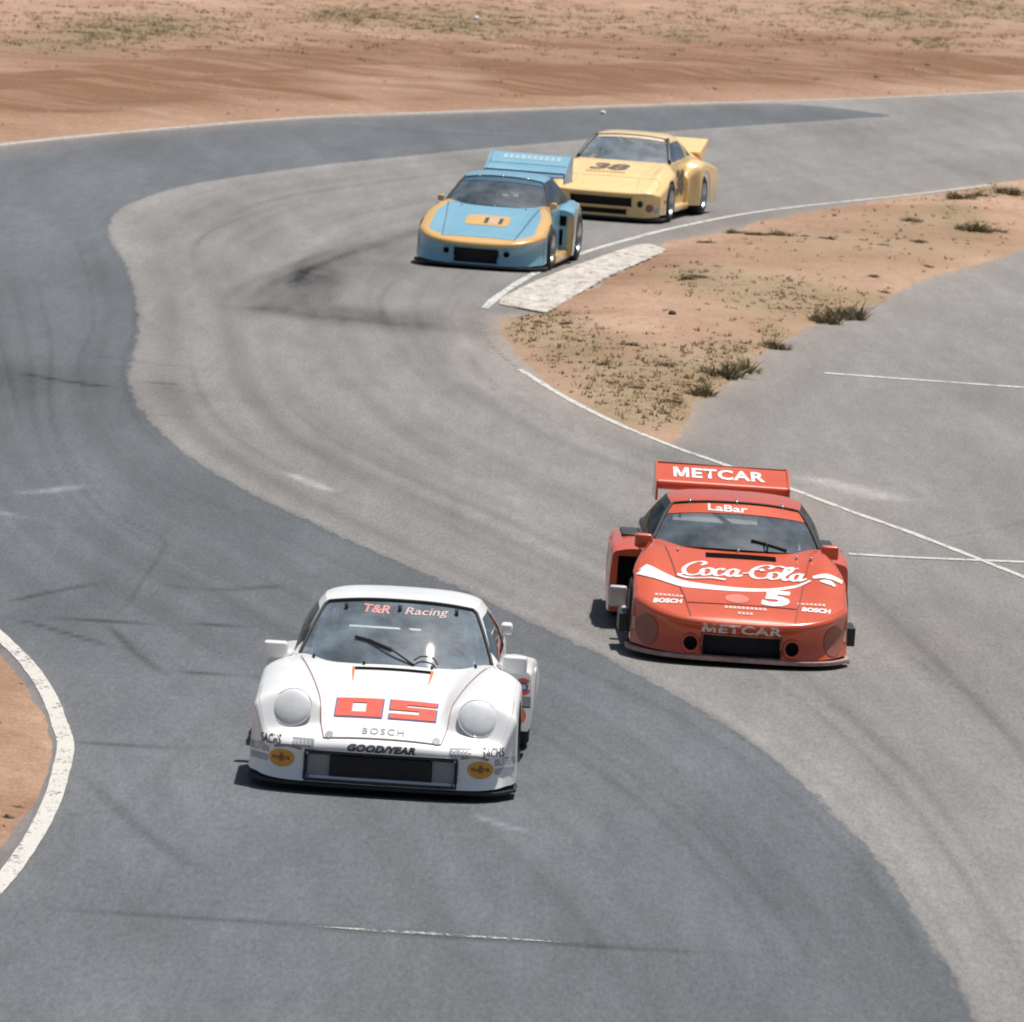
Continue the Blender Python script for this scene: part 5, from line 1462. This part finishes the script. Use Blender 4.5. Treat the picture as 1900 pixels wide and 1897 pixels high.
    for sd in (-1, 1):
        c.add('end_plate', plate([(4.10, 1.0), (4.10, 1.15), (4.62, 1.37), (4.85, 1.37), (4.88, 1.0)], min(sd * .562, sd * .580), max(sd * .562, sd * .580)), P_b, w_, smooth=False)
        c.add('wing_strut', plate([(4.25, .76), (4.28, 1.14), (4.40, 1.16), (4.48, .76)], sd * .36 - .012, sd * .36 + .012), M_satin, w_, smooth=False)
    interior(c, G911, 1, M_inside, M_satin, M_inside)
    driver(c, 'driver in grey suit at the wheel of the light blue car', M_suit, M_helmet)
    return c

# ------------------------------------------------------------------ yellow car number 38
def build_yellow():
    YL = (0.88, 0.63, 0.28)
    P_y = paint('pale_yellow_paint', YL, 0.25, 0.06)
    c = Car('pale yellow wedge-nosed race car numbered 38 behind the blue car', YEL_AT[:2], YEL_AT[2], YEL_AT[3])
    c.root.scale = (YEL_AT[4],) * 3
    g = dict(xb=0.705, xt=0.545, yb=1.40, yt=2.02, cb=0.15, ct=0.08, zb=0.865, zt=1.215, db=0.025, dt=0.04, tail_y=4.2,
             roof_hw=[(2.02, .545), (2.6, .565), (3.2, .53), (3.8, .56), (4.2, .60)], roof_z=[(2.02, 1.22), (2.3, 1.25), (2.6, 1.255), (3.2, 1.13), (3.8, .96), (4.2, .88)],
             belt_x=[(1.3, .735), (2.0, .76), (3.0, .77), (4.3, .72)], belt_z=[(1.3, .835), (2.2, .86), (3.0, .87), (4.3, .80)], bpillar=2.62, quarter=3.05, rear_window=(2.95, 3.6), seal=0.012)
    W, Rr = 0.945, 0.055
    zc = pchip([0, .04, .4, .9, 1.4, 1.7], [.44, .475, .61, .755, .855, .875])
    def ztop(x, y):
        ax = np.abs(x)
        flare = 0.05 * np.exp(-((y - 0.86) / 0.36) ** 2) * sstep(0.60, 0.76, ax)
        bulge = 0.03 * sstep(0.50, 0.40, ax) * sstep(0.25, 0.5, y)
        return zc(y) - 0.02 * (ax / .7) ** 2 + flare + 0.0 * bulge - 0.13 * np.clip((ax - 0.66) / 0.26, 0, 1.1) ** 2
    yf = lambda x: 0.05 * (np.abs(x) / W) ** 2 + 0.16 * (np.abs(x) / (W - Rr)) ** 9
    yr = lambda x: g['yb'] - 0.005 + g['cb'] * np.clip(np.abs(x) / g['xb'], 0, 1.0) ** 2.2
    Wf = lambda y: W - 0.17 * sstep(1.12, 1.42, y) - 0.03 * (1 - sstep(0.2, 0.6, y))
    cut = lambda m: abs(m[0]) < 0.475 and 0.235 < m[2] < 0.385 and m[1] < 0.25
    cutb = lambda m: abs(m[0]) < 0.405 and 0.115 < m[2] < 0.205 and m[1] < 0.25
    front_clip(c, ztop, W, Rr, yf, yr, Wf, (0.86, 0.335, 0.30), 0.085, 0.14, P_y, -0.02, (cut, cutb), under=0.02)
    splitter(c, 0.045, 0.083, 0.02, M_black)
    # the nose's overhanging leading edge
    nose = [(x, float(yf(x)) - 0.035, float(ztop(np.array(x), yf(np.array(x)))) - 0.010) for x in np.linspace(-.80, .80, 40)]
    c.add('nose_edge', tube(nose, 0.028, 8), P_y)
    opening(c, 'radiator_intake', -0.48, 0.48, 0.235, 0.388, 0.10, M_mesh, P_y, 0.010)
    opening(c, 'lower_intake', -0.41, 0.41, 0.115, 0.208, 0.10, M_mesh, P_y, 0.008)
    for sd in (-1, 1):
        c.decal('brake_duct', ellipse2d(0.045, 0.052), (sd * 0.60, 0.29), M_mesh, 'front', off=0.004, step=0.03)
        c.decal('round_sticker', ellipse2d(0.055, 0.06), (sd * 0.74, 0.235), plain('maroon_sticker', (.33, .12, .12), .5), 'front', off=0.004, step=0.03)
        c.decal('headlight_lid_seam', strip2d([(sd * .50, .15), (sd * .50, .52), (sd * .78, .52), (sd * .80, .22)], 0.010), (0, 0), plain('tan_seam', (.45, .27, .1), .6), off=0.003)
    for k in range(2):
        c.decal('sponsor_patch', rects2d([(-.075, -.035, .075, .035)]), (0.88 - 0.0 * k, 0.20 + 0.0 * k) if k == 0 else (-.86, .20), plain('pale_lilac_patch', (.5, .46, .5), .5), 'front', off=0.004, step=0.03)
    hd = c.decal('bonnet', poly2d([(-.47, .54), (.47, .54), (.60, 1.38), (-.60, 1.38)]), (0, 0), P_y, off=0.004, step=0.05)
    c.decal('race_number', text2d('38', 0.60, 0.33, 0.15, 0.05), (-0.08, 0.95), plain('dark_brown_numerals', (.10, .075, .06), .5), off=0.007, parent=hd)
    c.decal('sponsor_lettering', rects2d([(-.30 + .062 * k, -.03, -.255 + .062 * k, .03) for k in range(10)]), (-0.10, 0.70), plain('rust_letters', (.42, .16, .07), .5), off=0.007, parent=hd)
    G_ = greenhouse(c, g, P_y, P_y, M_glass_hazy, M_glass_clear)
    aa = np.linspace(-0.93, 0.93, 31); bb = np.array([0.86, 0.92, 0.985])
    c.add('sun_strip', ([tuple(G_.ws(a, b) + np.array((0, -0.004, 0.004))) for b in bb for a in aa], grid_faces(3, 31)), plain('pale_strip', (.62, .5, .38), .5), G_.pane)
    # dark window surrounds
    for sd in (-1, 1):
        c.add('pillar_trim', tube([tuple(G_.ws(sd * 1.0, t) + np.array((sd * .012, 0.02, 0.006))) for t in np.linspace(0.0, 1.0, 10)], 0.030, 6), M_satin)
        door_side(c, g, 0.79, 0.15, 1.38, 4.15, P_y, sd)
        rf = rear_fender(c, sd, 2.55, 4.2, 0.70, 0.985, [(2.4, .70), (2.8, .80), (3.15, .835), (3.6, .80), (4.2, .72)], (3.22, 0.345, 0.305), P_y, 0.17, 0.10, nose=0.22)
        c.add('side_skirt', rbox(min(sd * .72, sd * .86), max(sd * .72, sd * .86), 1.2, 2.6, 0.12, 0.22, 0.03, 2), P_y)
        wheel(c, sd * 0.80, 0.86, 0.30, 0.25, sd, M_steel, 16); wheel(c, sd * 0.845, 3.22, 0.305, 0.27, sd, M_steel, 16)
        c.decal('door_number', text2d('38', 0.62, 0.40, 0.1, 0.05), (2.17, 0.54), plain('door_numerals', (.12, .09, .07), .5), 'left' if sd > 0 else 'right', off=0.005)
    c.decal('fender_lettering', rects2d([(-.06, -.02, .06, .02)]), (0.45, .33), plain('brown_patch', (.35, .22, .12), .5), 'left', off=0.004)
    c.add('tail_spoiler', plate([(3.78, .93), (3.95, .985), (4.15, 1.04), (4.36, 1.115), (4.38, 1.10), (4.22, .84), (3.9, .84)], -0.77, 0.77), P_y, smooth=False)
    chassis(c, 4.25, P_y)
    interior(c, g, 1, M_inner_grey, M_cage, M_inner_grey)
    driver(c, 'driver in blue suit at the wheel of the yellow 38 car', M_suit_b, M_helmet)
    return c

M_faded_white = plain('faded_white_lettering', (0.66, 0.44, 0.38), 0.5)
WHITE_AT = (-0.83, 54.42, -1.3, 0.0)
RED_AT = (1.98, 63.45, 1.7, 0.5)
BLUE_AT = (-0.74, 108.30, -8.2, 0.6, 1.04)
YEL_AT = (1.10, 120.9, -11.8, 0.3, 1.05)
CARS = [build_white(), build_red(), build_blue(), build_yellow()]
